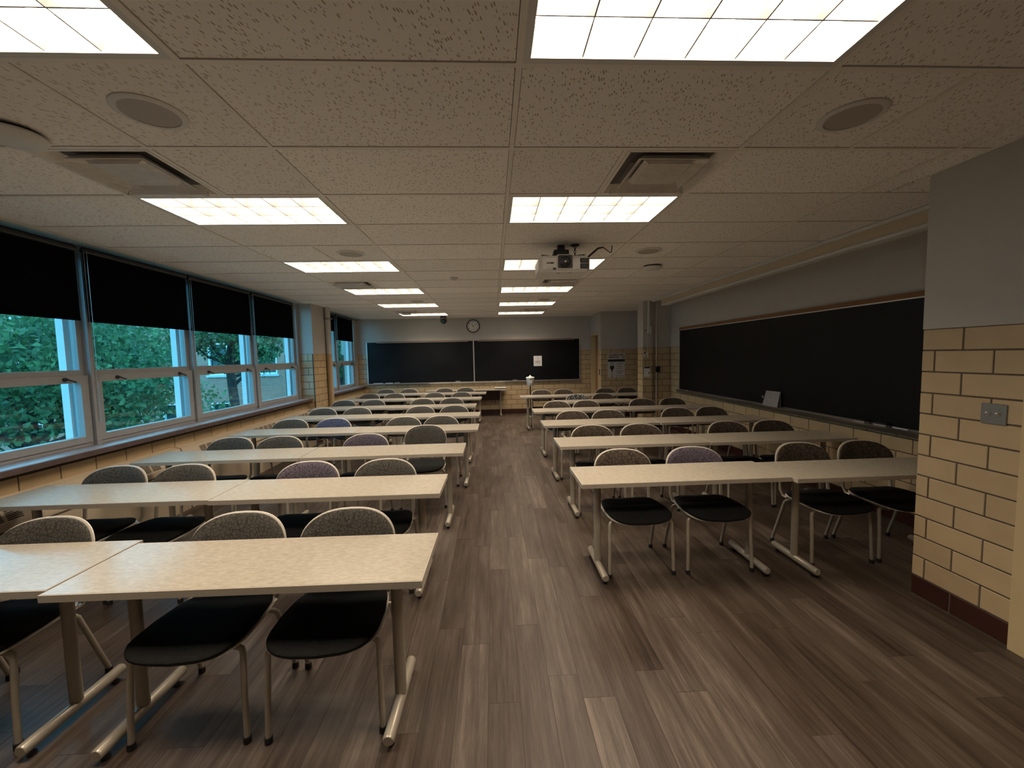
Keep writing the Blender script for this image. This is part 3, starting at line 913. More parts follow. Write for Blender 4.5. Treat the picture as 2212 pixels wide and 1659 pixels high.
# maker's name, upside down because the projector hangs inverted
o = link('lettering', text_mesh('EPSON', .022, INK, offset=.0008), body, (-.14, -.1915, bz0 + .083))
o.rotation_euler = (PI / 2, PI, 0)
o.location.y = -.1912
mt = MB()
mt.box(-.035, .035, .0, .06, -.05, 0).rbox(-.075, .075, -.02, .08, -.095, -.045, .015, 3).box(-.095, .095, -.04, .10, -.125, -.10).box(-.03, .03, .0, .06, -.105, -.09)
mt.build('mount', DARKMET, r, smooth=True)
am = MB()
for (xa, ya) in ((-.20, -.10), (.20, -.10), (-.17, .16), (.17, .16)):
    am.tube([(0, .03, -.115), (xa, ya, -.122), (xa, ya, -.142)], .011, 8)
am.build('mount_arms', DARKMET, r, smooth=True)
ch = MB()
ch.lathe([(.045, 0), (.045, -.008), (.02, -.016), (.001, -.016)], (.135, .0, 0), 18)
for k in range(5):
    zz = -.022 - k * .022
    pts = [(.135 + (.012 * math.cos(a) if k % 2 == 0 else 0), (.012 * math.cos(a) if k % 2 else 0), zz + .014 * math.sin(a)) for a in [2 * PI * t / 10 for t in range(11)]]
    ch.tube(pts, .0035, 5)
ch.build('safety_chain', DARKMET, r, smooth=True)
MB().tube([(.20, .10, -.13), (.27, .08, -.11), (.33, .06, -.06), (.38, .05, -.02), (.43, .05, -.012), (.47, .05, -.04), (.50, .05, -.065), (.515, .05, -.055), (.52, .05, -.02), (.52, .05, .004)], [.011, .011, .010, .009, .006, .0045, .0045, .0045, .0045, .0045], 8).build('power_cable', BLACKPL, r, smooth=True)

# projection-screen housing over the chalkboard
SY0, SY1 = 1.15, 6.40
r = empty('screen_housing', (3.20, (SY0 + SY1) / 2, CEIL), label='long cream screen housing along the ceiling above the side chalkboard', cat='screen housing')
h = (SY1 - SY0) / 2
MB().box(.03, .14, -h, h, -.13, -.002).build('case', CONV, r)
MB().box(.0, .05, -h - .25, h + .42, -.028, 0).build('top_rail', WHITEP, r)
MB().rbox(.015, .15, -h, h, -.155, -.125, .008, 2, axis='y').build('bottom_rail', WHITEP, r, smooth=True)
MB().box(.025, .145, h, h + .012, -.15, -.002).build('end_cap', CONV, r)

# ------------------------------------------------------------------ chalkboards
r = empty('chalkboard', (-.66, YF, .93), label='wide two-panel black chalkboard on the far wall under the clock', cat='chalkboard')
xl, xr, ht = -2.94, 2.99, 1.155
MB().box(xl + .01, -.012, -.02, -.002, .01, ht).build('board_panel', BOARD, r)
MB().box(.012, xr - .01, -.02, -.002, .01, ht).build('board_panel', BOARD, r)
MB().box(-.014, .014, -.026, -.001, 0, ht + .005).build('centre_strip', TRAY, r)
MB().box(xl - .012, xl + .012, -.026, -.001, 0, ht).build('side_strip', TRAY, r)
MB().box(xr - .012, xr + .012, -.026, -.001, 0, ht).build('side_strip', TRAY, r)
MB().prism([(-.002, 0), (-.002, -.025), (-.05, -.02), (-.065, 0.008), (-.065, .018), (-.058, .010), (-.02, .006), (-.02, .02), (-.002, .02)], xl - .01, xr + .01, 'yz').build('chalk_tray', TRAY, r)
for xa, xb in ((-2.66, -.16), (.13, 2.84)):
    m = MB().box(xa, xb, -.03, -.002, ht - .018, ht + .014).build('map_rail', TRAY, r)
    MB().box(xa + .01, xb - .01, -.034, -.029, ht - .008, ht + .016).build('cork_strip', CORK, m)
# things on the far tray
for k, (xx, ln) in enumerate(((-3.45, .26), (-3.12, .2))):
    MB().rbox(xx, xx + ln, YF - .055, YF - .025, .948, .962, .005, 2, axis='x').build('paper_strip', PAPER, smooth=True, label=['long white strip at the window end of the far chalk tray', 'shorter white strip second along the far chalk tray'][k], cat='paper', group='strips on the far tray')
def eraser(loc, rz, lab, grp):
    e = empty('eraser', loc, rz, label=lab, cat='eraser', group=grp)
    MB().rbox(-.065, .065, -.025, .025, .018, .034, .006, 2).build('backing', BLACKPL, e, smooth=True)
    MB().box(-.063, .063, -.024, .024, 0, .019).build('felt', SPKGR, e)
eraser((-2.80, YF - .045, .948), 0, 'dark eraser on the far chalk tray near the white strips', 'erasers on the far tray')
eraser((-1.12, YF - .045, .948), 0, 'small eraser on the far tray left of the centre strip', 'erasers on the far tray')
eraser((.48, YF - .045, .948), 0, 'small eraser on the far tray left of the wipes bucket', 'erasers on the far tray')

# sheet taped to the far board
r = empty('notice_sheet', (1.135, YF - .022, 1.34), label='white notice sheet taped to the far chalkboard above the wipes bucket', cat='notice')
MB().box(-.115, .115, -.002, 0, 0, .285).build('sheet', PAPER, r)
for k, (w2, zz, hh) in enumerate(((.16, .13, .014), (.13, .105, .012), (.17, .08, .012), (.15, .035, .006))):
    MB().box(-w2 / 2, w2 / 2, -.003, -.002, zz, zz + hh).build('print_line', GREYINK, r)
MB().tube([(-.03, -.003, .20), (0, -.003, .235), (.03, -.003, .20), (-.02, -.003, .25), (.03, -.003, .17)], .003, 5).build('print_mark', GREYINK, r)

# side chalkboard
r = empty('chalkboard', (XR, 3.75, .89), label='long black chalkboard on the side wall behind the right-hand tables', cat='chalkboard')
y0, y1, ht = -2.55, 2.72, 1.20
MB().box(-.02, -.002, y0, y1, .01, ht).build('board_panel', BOARD, r)
MB().box(-.028, -.001, y1 - .01, y1 + .012, 0, ht + .01).build('side_strip', TRAY, r)
MB().box(-.028, -.001, y0 - .012, y0 + .01, 0, ht + .01).build('side_strip', TRAY, r)
m = MB().box(-.032, -.002, y0, y1, ht - .012, ht + .045).build('map_rail', TRAY, r)
MB().box(-.037, -.031, y0 + .005, y1 - .005, ht + .0, ht + .048).build('cork_strip', CORK, m)
MB().prism([(-.002, 0), (-.002, -.05), (-.05, -.045), (-.085, -.005), (-.09, .012), (-.075, .006), (-.022, .004), (-.022, .02), (-.002, .02)], y0 - .05, y1 + .05, 'xz').build('chalk_tray', STEEL, r)
TZ = .897
eraser((XR - .05, 2.35, TZ), PI / 2, 'black eraser on the side chalk tray, left of two', 'erasers on the side tray')
eraser((XR - .05, 2.13, TZ), PI / 2, 'black eraser on the side chalk tray, right of two', 'erasers on the side tray')
MB().tube([(XR - .05, 1.88, TZ + .006), (XR - .05, 2.02, TZ + .006)], .006, 8).build('chalk_stick', PAPER, smooth=True, label='white chalk stick beside the erasers on the side tray', cat='chalk')
MB().tube([(XR - .05, 6.05, TZ + .006), (XR - .05, 6.13, TZ + .006)], .006, 8).build('chalk_stick', PAPER, smooth=True, label='white chalk stick at the far end of the side tray', cat='chalk')
# folded pamphlet leaning on the tray
r = empty('pamphlet', (XR - .045, 3.68, TZ), label='crumpled white folded pamphlet leaning on the side chalk tray', cat='pamphlet')
pm = MB()
front_ = [(-.042, -.155, 0), (-.036, .155, 0), (.008, .14, .20), (.005, -.14, .205)]
pm.add(front_, [(0, 1, 2, 3)])
back_ = [(.012, -.15, .012), (.012, .15, .012), (.012, .14, .20), (.010, -.145, .205)]
pm.add(back_, [(0, 1, 2, 3)])
fold = [(-.042, -.155, 0), (-.02, -.158, -.002), (.005, -.155, .003), (.012, -.15, .012)]
pm.add(fold + [(p[0], .15, p[2]) for p in fold], [(0, 1, 5, 4), (1, 2, 6, 5), (2, 3, 7, 6)])
pm.build('folded_sheet', BAG, r)
MB().box(-.03, -.024, .14, .175, .10, .13).build('tab', BAG, r)

# ------------------------------------------------------------------ clock
r = empty('wall_clock', (-.655, YF, 2.49), label='round white wall clock with black rim above the far chalkboard', cat='clock')
MB().lathe([(.185, 0), (.185, -.03), (.178, -.042), (.165, -.042), (.158, -.03), (.158, -.01)], seg=48, axis='y').build('rim', BLACKPL, r, smooth=True)
face = MB().lathe([(.16, -.005), (.16, -.012), (.001, -.012)], seg=40, axis='y').build('face', PAPER, r)
for k in range(1, 13):
    a = PI / 2 - k * PI / 6
    o = link('numeral', text_mesh(str(k), .048, INK, 'numeral', .0012), face, (.125 * math.cos(a), -.0135, .125 * math.sin(a)))
    o.rotation_euler = (PI / 2, 0, 0)
o = link('lettering', text_mesh('QUARTZ', .016, INK, 'lettering', .0004), face, (0, -.0135, -.05)); o.rotation_euler = (PI / 2, 0, 0)
def hand(name, ang, ln, wd, yy):
    a = PI / 2 - ang
    d = Vector((math.cos(a), 0, math.sin(a))); n = Vector((-math.sin(a), 0, math.cos(a)))
    p = [d * -.02 + n * wd, d * -.02 - n * wd, d * ln - n * wd * .6, d * ln + n * wd * .6]
    MB().add([Vector((q.x, yy, q.z)) for q in p] + [Vector((q.x, yy - .002, q.z)) for q in p], [(0, 1, 2, 3), (7, 6, 5, 4), (0, 4, 5, 1), (1, 5, 6, 2), (2, 6, 7, 3), (3, 7, 4, 0)]).build(name, INK, r)
hand('hour_hand', 2 * PI * (11 + 10 / 60) / 12, .075, .006, -.016)
hand('minute_hand', 2 * PI * 10.5 / 60, .11, .004, -.019)

# ------------------------------------------------------------------ poster, notices and small wall things
r = empty('poster', (3.065, YN, .0), label='classroom services poster on the tiled wall beside the far door', cat='poster')
px0, px1, pz0, pz1 = -.225, .225, 1.03, 1.655
MB().box(px0, px1, -.006, -.001, pz0, pz1).build('card', POSTER, r)
W2, Hh = px1 - px0, pz1 - pz0
def pl(u, v): return (px0 + u * W2, -.0072, pz1 - v * Hh)
o = link('lettering', text_mesh('CLASSROOM', .066, MAROON, 'lettering', .0022, 'LEFT'), r, pl(.05, .075)); o.rotation_euler = (PI / 2, 0, 0)
o = link('lettering', text_mesh('SERVICES', .066, MAROON, 'lettering', .0022, 'LEFT'), r, pl(.05, .175)); o.rotation_euler = (PI / 2, 0, 0)
def flat(name, u0, u1, v0, v1, m, par=r, e=.0005):
    a, c = pl(u0, v1), pl(u1, v0)
    return MB().box(a[0], c[0], -.0072 - e, -.006, a[2], c[2]).build(name, m, par)
flat('banner', .01, .99, .255, .355, INK)
def polyprint(name, pts, m):
    q = [pl(*p) for p in pts]
    return MB().prism([(p[0], p[2]) for p in q], -.0075, -.006).build(name, m, r)
polyprint('arrow_mark', [(.78, .17), (.99, .125), (.99, .145), (.86, .17), (.99, .195), (.99, .215)], INK)
flat('plug_tip', .16, .34, .395, .53, INK)
flat('plug_face', .18, .32, .415, .525, POSTER, e=.001)
flat('plug_hole', .20, .235, .475, .50, INK, e=.0015)
flat('plug_hole', .265, .30, .475, .50, INK, e=.0015)
polyprint('plug_body', [(.135, .53), (.365, .53), (.365, .61), (.345, .66), (.28, .705), (.275, .79), (.225, .79), (.22, .705), (.155, .66), (.135, .61)], INK)
polyprint('plug_bead', [(.205, .85), (.25, .835), (.295, .85), (.25, .868)], MAROON)
flat('plug_cord', .235, .27, .91, 1.0, INK)
for k, (ln, v) in enumerate(((.33, .41), (.16, .48), (.25, .55), (.22, .625))):
    flat('tick_mark', .50, .54, v, v + .028, GREYINK)
    flat('print_line', .58, .58 + ln, v, v + .026, GREYINK)
for k, (ln, v) in enumerate(((.42, .72), (.36, .76), (.34, .80), (.26, .84))): flat('print_line', .52, .52 + ln, v, v + .018, GREYINK)
flat('print_mark', .51, .55, .92, .955, INK)
flat('print_line', .60, .88, .93, .95, GREYINK)

r = empty('door_switch', (XS, 8.98, 1.17), label='small black switch plate on the tiled wall beside the far door', cat='switch')
MB().rbox(-.012, -.001, -.04, .04, -.065, .065, .006, 2, axis='x').build('plate', BLACKPL, r, smooth=True)
MB().box(-.02, -.010, -.008, .008, -.015, .015).build('lever', PAPER, r)

# wooden panel on the side wall of the recess
r = empty('notice_board', (XR, 8.50, .85), label='plain brown wooden notice board in the recess behind the pier', cat='notice board')
MB().box(-.02, -.001, -.33, .33, 0, 1.25).build('board', PANELW, r)
for q in ((-.35, -.33, -.02, 1.27), (.33, .345, -.02, 1.27)): MB().box(-.026, -.001, q[0], q[1], q[2], q[3]).build('edge_strip', PANELW, r)
for q in ((-.02, .0), (1.25, 1.27)): MB().box(-.026, -.001, -.33, .33, q[0], q[1]).build('edge_strip', PANELW, r)

# on the pier
PF = PY0
r = empty('wall_thermostat', (3.07, PF, 1.63), label='white thermostat with dark window on the pier', cat='thermostat')
MB().rbox(-.028, .028, -.025, -.001, -.07, .07, .006, 2, axis='y').build('body', BEIGE, r, smooth=True)
MB().box(-.018, .006, -.028, -.024, -.005, .045).build('display', BLACKPL, r)
r = empty('wall_handset', (3.125, PF, 1.61), label='slim beige handset with wire hanging beside the thermostat', cat='handset')
MB().rbox(-.018, .018, -.03, -.001, -.065, .065, .012, 3, axis='y').build('body', BEIGE, r, smooth=True)
MB().tube([(0, -.012, .065), (0, -.010, .30), (.0, -.010, .42)], .004, 6).build('wire', BEIGE, r)
r = empty('pier_notice', (3.12, PF, 1.14), label='small paper notice with dark heading on the pier', cat='notice')
MB().box(-.062, .062, -.003, -.001, 0, .215).build('sheet', PAPER, r)
MB().box(-.058, .058, -.004, -.002, .18, .21).build('heading', INK, r)
MB().box(.03, .045, -.004, -.002, .06, .10).build('print_mark', INK, r)
MB().box(-.05, -.04, -.004, -.002, .12, .135).build('print_mark', INK, r)
r = empty('cable_raceway', (3.16, PF, 2.05), label='white cable raceway running from the ceiling to a box on the pier', cat='raceway')
MB().rbox(-.035, .015, -.035, -.001, .15, CEIL - 2.05 - .004, .008, 2).build('duct', WHITEP, r, smooth=True)
MB().rbox(-.04, .045, -.05, -.001, .0, .15, .01, 2, axis='y').build('junction_box', WHITEP, r, smooth=True)
r = empty('coat_hook', (3.085, PF, 2.11), label='small metal hook on the pier left of the junction box', cat='hook')
MB().lathe([(.02, 0), (.02, -.006), (.008, -.01)], seg=14, axis='y').tube([(0, -.008, 0), (0, -.03, -.005), (0, -.035, .015)], .005, 6).build('hook', STEEL, r, smooth=True)
r = empty('wall_conduit', (3.335, PYb, .0), label='thin vertical conduit with a black outlet box beside the pier', cat='conduit')
MB().tube([(0, -.014, .01), (0, -.014, CEIL - .02)], .013, 10).build('pipe', BEIGE, r, smooth=True)
MB().rbox(-.02, .065, -.055, -.002, 1.235, 1.355, .006, 2, axis='y').build('outlet_box', BLACKPL, r, smooth=True)

# light switch on the projecting wall
r = empty('light_switch', (XP, .53, 1.27), label='metal double light switch on the tiled wall by the near door', cat='switch')
MB().rbox(-.007, -.0005, -.06, .06, -.058, .058, .006, 2, axis='x').build('plate', STEEL, r, smooth=True)
for yy in (-.023, .023):
    MB().prism([(-.006, -.012), (-.022, .004), (-.020, .010), (-.006, .004)], yy - .005, yy + .005, 'xz').build('toggle', BEIGE, r)
for yy in (-.023, .023):
    for zz in (-.03, .03): MB().lathe([(.004, -.006), (.004, -.0085), (.001, -.009)], (0, yy, zz), 8, 'x').build('screw', STEEL, r)

# ------------------------------------------------------------------ doors
r = empty('door_1', (XS, (DY0 + DY1) / 2, 0), kind='structure')
hw = (DY1 - DY0) / 2
f = MB()
f.box(-.012, .16, -hw - .05, -hw, 0, DZ + .05).box(-.012, .16, hw, hw + .05, 0, DZ + .05).box(-.012, .16, -hw, hw, DZ, DZ + .05)
f.build('door_frame', FRAMEP, r)
MB().box(.11, .15, -hw + .003, hw - .003, .01, DZ - .003).build('door_leaf', DOORW, r)
MB().lathe([(.02, .11), (.02, .10), (.012, .09), (.026, .06), (.026, .05), (.001, .045)], (0, -hw + .08, 1.0), 16, 'x').build('door_knob', STEEL, r, smooth=True)
r = empty('door_2', (XP, (ND0 + jb1) / 2, 0), kind='structure')
hw = (jb1 - ND0) / 2
f = MB()
f.box(-.015, .14, hw - .075, hw, 0, 2.18).box(-.015, .14, -hw - .0, -hw + .075, 0, 2.18).box(-.015, .14, -hw + .075, hw - .075, 2.10, 2.18)
f.build('door_frame', FRAMEP, r)
MB().box(.08, .125, -hw + .078, hw - .078, .01, 2.097).build('door_leaf', DOORW, r)
MB().lathe([(.026, .08), (.026, .07), (.012, .06), (.028, .03), (.028, .02), (.001, .015)], (0, hw - .15, 1.0), 16, 'x').build('door_knob', STEEL, r, smooth=True)

# ------------------------------------------------------------------ tables
def make_table(L=1.515, Dp=.457):
    r = empty('classroom_table')
    T = .74
    e = .006
    tp = MB().box(-L / 2 + e, L / 2 - e, -Dp / 2 + e, Dp / 2 - e, T - .03, T).build('table_top', LAM, r)
    q = MB()
    for (x0, x1, y0, y1) in ((-L / 2, L / 2, -Dp / 2, -Dp / 2 + e), (-L / 2, L / 2, Dp / 2 - e, Dp / 2), (-L / 2, -L / 2 + e, -Dp / 2 + e, Dp / 2 - e), (L / 2 - e, L / 2, -Dp / 2 + e, Dp / 2 - e)):
        q.box(x0, x1, y0, y1, T - .0305, T - .0008)
    q.build('edge_band', EDGE, tp)
    MB().box(-L / 2 + .17, L / 2 - .17, -.025, .025, T - .06, T - .03).build('support_rail', DARKMET, r)
    for s in (-1, 1):
        xx = s * (L / 2 - .165)
        lg = MB().tube([(xx, 0, .075), (xx, 0, T - .034)], .022, 14, flat=1.25).build('leg', TUBE, r, smooth=True)
        MB().box(xx - .03, xx + .03, -.17, .17, T - .034, T - .03).build('bracket', TUBE, lg)
        ft = [(xx, -.232, .052), (xx, -.225, .052), (xx, .225, .052), (xx, .232, .052)]
        MB().tube(ft, [.021, .0255, .0255, .021], 14).build('foot', TUBE, lg, smooth=True)
        for yy in (-.19, .19):
            MB().lathe([(.012, .0), (.016, .003), (.016, .012), (.008, .014), (.008, .028)], (xx + s * .0, yy, 0), 12).build('glide', RUBBER, lg, smooth=True)
    return r
tab0 = make_table()
NUM = ['first', 'second', 'third', 'fourth', 'fifth', 'sixth', 'seventh', 'eighth']
used = [False]
def put_table(x, y, rz, label, group):
    o = tab0 if not used[0] else copy_tree(tab0)
    used[0] = True
    o.location = (x, y, 0); o.rotation_euler = (0, 0, rz)
    tag(o, label, 'table', group)
HL, HD = 1.515 / 2, .457 / 2
# rows: near-edge y at the aisle end, near-edge y at the outer end, aisle-end x
LROWS = [(.02, .10, -.432), (1.09, 1.16, -.50), (2.23, 2.24, -.43), (3.43, 3.50, -.335), (4.60, 4.74, -.355), (5.84, 5.95, -.465), (7.12, 7.35, -.40), (8.40, 8.65, -.32)]
for k, (ya, yb, xe) in enumerate(LROWS):
    sl = (yb - ya) / 2.0
    xa = xe - HL
    xb = xe - 1.515 - .008 - HL
    if xb - HL < -3.535: xb = -3.535 + HL
    put_table(xa, ya + HD + sl * .5, -sl / 1.515 * .5, 'cream-topped table at the aisle end of the window-side row, %s from the camera' % NUM[k], 'tables in the window-side rows')
    put_table(xb, ya + HD + sl * (1.45 if k else 1.9), -sl / 1.515 * .5, 'cream-topped table at the window end of the window-side row, %s from the camera' % NUM[k], 'tables in the window-side rows')
RROWS = [(1.175, 1.165, .476, 2), (2.36, 2.34, .52, 2), (3.57, 3.55, .515, 2), (4.85, 4.84, .515, 2), (6.02, 6.02, 1.065, 1), (7.21, 7.24, .465, 2)]
for k, (ya, yb, xe, n) in enumerate(RROWS):
    put_table(xe + HL, ya + HD, 0, ('cream-topped table at the aisle end of the chalkboard-side row, %s from the camera' if n == 2 else 'lone cream-topped table of the chalkboard-side row %s from the camera') % NUM[k], 'tables in the chalkboard-side rows')
    if n == 2:
        put_table(xe + 1.515 + .008 + HL, yb + HD - (.035 if k == 0 else 0), 0, 'cream-topped table at the wall end of the chalkboard-side row, %s from the camera' % NUM[k], 'tables in the chalkboard-side rows')
# wall table under the far chalkboard
r = empty('wall_table', (-.87, 9.62, 0), label='long pale table standing against the far wall under the chalkboard', cat='table')
MB().rbox(-1.08, 1.08, -.24, .24, .715, .745, .01, 2).build('table_top', LAM, r, smooth=True)
MB().box(-.95, .95, .12, .135, .42, .715).build('modesty_panel', BASE, r)  # dark brown panel set below the table top
for s in (-1, 1):
    lg = MB().tube([(s * .93, .05, .06), (s * .93, .05, .70)], .024, 12).build('leg', TUBE, r, smooth=True)
    MB().tube([(s * .93, -.22, .03), (s * .93, -.10, .05), (s * .93, .20, .05), (s * .93, .22, .03)], .022, 12).build('foot', TUBE, lg, smooth=True)
    for yy in (-.2, .2): MB().lathe([(.014, 0), (.014, .02), (.008, .024)], (s * .93, yy, 0), 10).build('glide', RUBBER, lg)
r = empty('book', (.06, 9.56, .745), .04, label='closed book with white cover lying on the far wall table', cat='book')
MB().box(-.15, .15, -.11, .11, .004, .030).build('pages', PAPER, r)
MB().box(-.155, .155, -.115, .115, .030, .034).build('cover', PAPER, r)
MB().box(-.155, .155, -.115, .115, .0, .004).box(-.155, .155, -.117, -.113, .0, .026).build('cover', INK, r)

# wipes bucket on a stand by the far wall
r = empty('wipes_stand', (.86, 9.30, 0), label='white wipes bucket on a black pole stand near the far wall', cat='wipes stand')
MB().lathe([(.16, 0), (.16, .008), (.15, .016), (.03, .022), (.02, .03), (.001, .03)], seg=28).build('base', STEEL, r, smooth=True)
MB().tube([(0, 0, .02), (0, 0, .845)], .016, 12).build('pole', DARKMET, r, smooth=True)
MB().lathe([(.001, .838), (.085, .838), (.09, .845), (.105, 1.02), (.105, 1.03)], seg=28).build('bucket', BUCKET, r, smooth=True)
ld = MB().lathe([(.112, 1.02), (.116, 1.025), (.116, 1.055), (.10, 1.065), (.05, 1.075), (.03, 1.085), (.001, 1.085)], seg=28).build('lid', BUCKET, r, smooth=True)
MB().lathe([(.028, 1.08), (.022, 1.10), (.010, 1.115), (.001, 1.118)], seg=12).build('wipe', PAPER, ld, smooth=True)
MB().box(-.045, .045, -.104, -.100, .90, .985).build('sticker', POSTER, r)
MB().box(-.022, .022, -.106, -.103, 1.0, 1.012).build('print_mark', INK, r)

# ------------------------------------------------------------------ chairs
def sup(n, a, b_, e, cx=0, cy=0):
    out = []
    for k in range(n):
        t = 2 * PI * k / n
        c, s = math.cos(t), math.sin(t)
        out.append((cx + a * math.copysign(abs(c) ** (2 / e), c), cy + b_ * math.copysign(abs(s) ** (2 / e), s)))
    return out
def cushion(outline, center, mapf, thick, bulge, rings=5):
    """rounded pad: a domed face, a rim and a flat underside; mapf(u, v, h) gives the 3-D point"""
    n = len(outline)
    cu, cv = center
    pts = []; fs = []
    prof = [(0.965, 0.0), (1.0, thick * .35), (1.0, thick * .7), (.955, thick)]
    for k in range(1, rings):
        s = .955 * (1 - k / rings)
        prof.append((s, thick + bulge * (1 - (s / .955) ** 2)))
    for s, h_ in prof:
        for (u, v) in outline:
            pts.append(mapf(cu + (u - cu) * s, cv + (v - cv) * s, h_))
    for L in range(len(prof) - 1):
        for k in range(n):
            k2 = (k + 1) % n
            fs.append((L * n + k, L * n + k2, (L + 1) * n + k2, (L + 1) * n + k))
    fs.append(tuple(reversed(range(n))))
    fs.append(tuple(range((len(prof) - 1) * n, len(prof) * n)))
    return MB().add(pts, fs)

def back_outline(scale=1.0, n=48):
    out = []
    for k in range(n):
        t = 2 * PI * k / n
        c, s = math.cos(t), math.sin(t)
        if s >= 0:
            u = .245 * math.copysign(abs(c) ** (2 / 2.7), c); v = .68 + .165 * abs(s) ** (2 / 2.5)
        else:
            u = (.245 - .03 * abs(s)) * math.copysign(abs(c) ** (2 / 5.0), c); v = .68 - .10 * abs(s) ** (2 / 4.5)
        out.append((u * scale, .70 + (v - .70) * scale))
    return out
def back_map(u, v, h_):
    y = .195 + (v - .57) * .20 - u * u * .95      # reclined, wrapping round the sitter
    return (u, y + .03 - h_, v)
def seat_outline(scale=1.0, n=48, front=1.0):
    out = []
    for (u, v) in sup(n, .24, .225, 5.0, 0, -.055):
        d = (v + .055) / .225
        taper = 1 - .10 * max(0, d) - .035 * max(0, -d) ** 3
        bow = -.018 * (1 - (u / .24) ** 2) * max(0, -d)
        out.append((u * taper * scale, -.055 + (v + .055 + bow) * scale * (front if d < 0 else 1)))
    return out
def seat_map(u, v, h_):
    z = .430 + h_
    if v < -.19: z -= 1.2 * (v + .19) ** 2
    if v > .08: z += .9 * (v - .08) ** 2
    z += .28 * u * u
    return (u, v, z)

def chair_meshes():
    d = {}
    d['seat_shell'] = cushion(seat_outline(1.008, front=.93), (0, -.065), lambda u, v, h_: seat_map(u, v, h_ - .012), .014, 0.0, 2).mesh('seat_shell', SHELL, True)
    d['seat_pad'] = cushion(seat_outline(.985, front=1.01), (0, -.065), seat_map, .028, .010).mesh('seat_pad', SEAT_FAB, True)
    d['back_shell'] = cushion(back_outline(1.0), (0, .70), lambda u, v, h_: back_map(u, v, h_ - .014), .018, .0, 2).mesh('back_shell', SHELL, True)
    for nm, m in (('grey', FAB_GREY), ('blue', FAB_BLUE), ('plum', FAB_PLUM), ('brown', FAB_BROWN), ('floral', FAB_FLORAL)):
        d[nm] = cushion(back_outline(.972), (0, .70), back_map, .022, .010).mesh('back_pad', m, True)
    for s, nm in ((-1, 'l'), (1, 'r')):
        d['up' + nm] = MB().tube([(s * .195, .115, .418), (s * .205, .150, .425), (s * .212, .172, .47), (s * .212, .182, .56), (s * .208, .196, .66)], [.013, .013, .014, .014, .012], 8, flat=.7).mesh('back_support', TUBE, True)
        # front leg: bends in under the seat, drops nearly straight
        d['f' + nm] = MB().tube([(s * .14, -.175, .412), (s * .205, -.178, .412), (s * .226, -.182, .404), (s * .234, -.19, .385), (s * .238, -.205, .20), (s * .242, -.213, .026)], .0125, 10).mesh('leg', TUBE, True)
        d['b' + nm] = MB().tube([(s * .14, .06, .418), (s * .205, .066, .418), (s * .228, .075, .410), (s * .236, .09, .39), (s * .24, .155, .20), (s * .244, .215, .026)], .0125, 10).mesh('leg', TUBE, True)
        d['rail' + nm] = MB().tube([(s * .165, -.20, .408), (s * .165, .10, .416)], .010, 8).mesh('seat_rail', TUBE, True)
        d['gf' + nm] = MB().tube([(s * .242, -.213, .0), (s * .242, -.213, .03)], .0165, 10).mesh('glide', RUBBER, True)
        d['gb' + nm] = MB().tube([(s * .244, .215, .0), (s * .244, .215, .03)], .0165, 10).mesh('glide', RUBBER, True)
    return d
CM = chair_meshes()
FABN = {'grey': 'grey leaf-patterned', 'blue': 'slate-blue', 'plum': 'plum-grey', 'brown': 'dark brown', 'floral': 'black-and-white patterned'}
def put_chair(x, y, rz, fab, label, group):
    r = empty('classroom_chair', (x, y, 0), rz, label=label, cat='chair', group=group)
    sh = link('seat_shell', CM['seat_shell'], r)
    link('seat_pad', CM['seat_pad'], sh, label='charcoal upholstered seat pad')
    bs = link('back_shell', CM['back_shell'], r)
    link('back_pad', CM[fab], bs, label=FABN[fab] + ' upholstered back pad')
    for s in 'lr':
        link('back_support', CM['up' + s], r)
        link('seat_rail', CM['rail' + s], r)
        lf = link('leg', CM['f' + s], r); link('glide', CM['gf' + s], lf)
        lb = link('leg', CM['b' + s], r); link('glide', CM['gb' + s], lb)
POSW = ['closest to the aisle', 'second from the aisle', 'third from the aisle', 'closest to the windows']
POSC = ['closest to the aisle', 'second from the aisle', 'third from the aisle', 'closest to the chalkboard wall']
LCH = [[(-.90, 0, 'grey'), (-1.47, 0, 'grey'), (-2.46, .03, 'grey'), (-2.97, .06, 'blue')],
       [(-.985, 0, 'grey'), (-1.585, 0, 'plum'), (-2.55, .03, 'grey'), (-3.08, .05, 'grey')],
       [(-.93, .46, 'grey'), (-1.49, 0, 'plum'), (-2.38, .0, 'grey'), (-2.90, .02, 'grey')],
       [(-.85, 0, 'grey'), (-1.36, 0, 'grey'), (-2.30, .03, 'blue'), (-2.88, .06, 'grey')],
       [(-.78, 0, 'grey'), (-1.34, .02, 'grey'), (-2.38, .05, 'grey'), (-2.95, .08, 'grey')],
       [(-.94, 0, 'grey'), (-1.52, .02, 'grey'), (-2.48, .06, 'grey'), (-3.05, .08, 'grey')],
       [(-.86, .02, 'grey'), (-1.46, .04, 'grey'), (-2.38, .12, 'grey'), (-2.96, .14, 'grey')],
       [(-.85, .03, 'grey'), (-1.39, .04, 'grey'), (-2.32, .12, 'grey'), (-2.90, .14, 'grey')]]
for k, row in enumerate(LCH):
    for q, (x, dy, fab) in enumerate(row):
        lab = '%s chair %s in the window-side row, %s from the camera' % (FABN[fab], POSW[q], NUM[k])
        if k == 2 and q == 0: lab = 'grey leaf-patterned chair pulled back by the aisle in the third window-side row'
        put_chair(x, LROWS[k][0] + .315 + dy, random.uniform(-.035, .035) + (.0 if q else .03), fab, lab, 'chairs in the window-side rows')
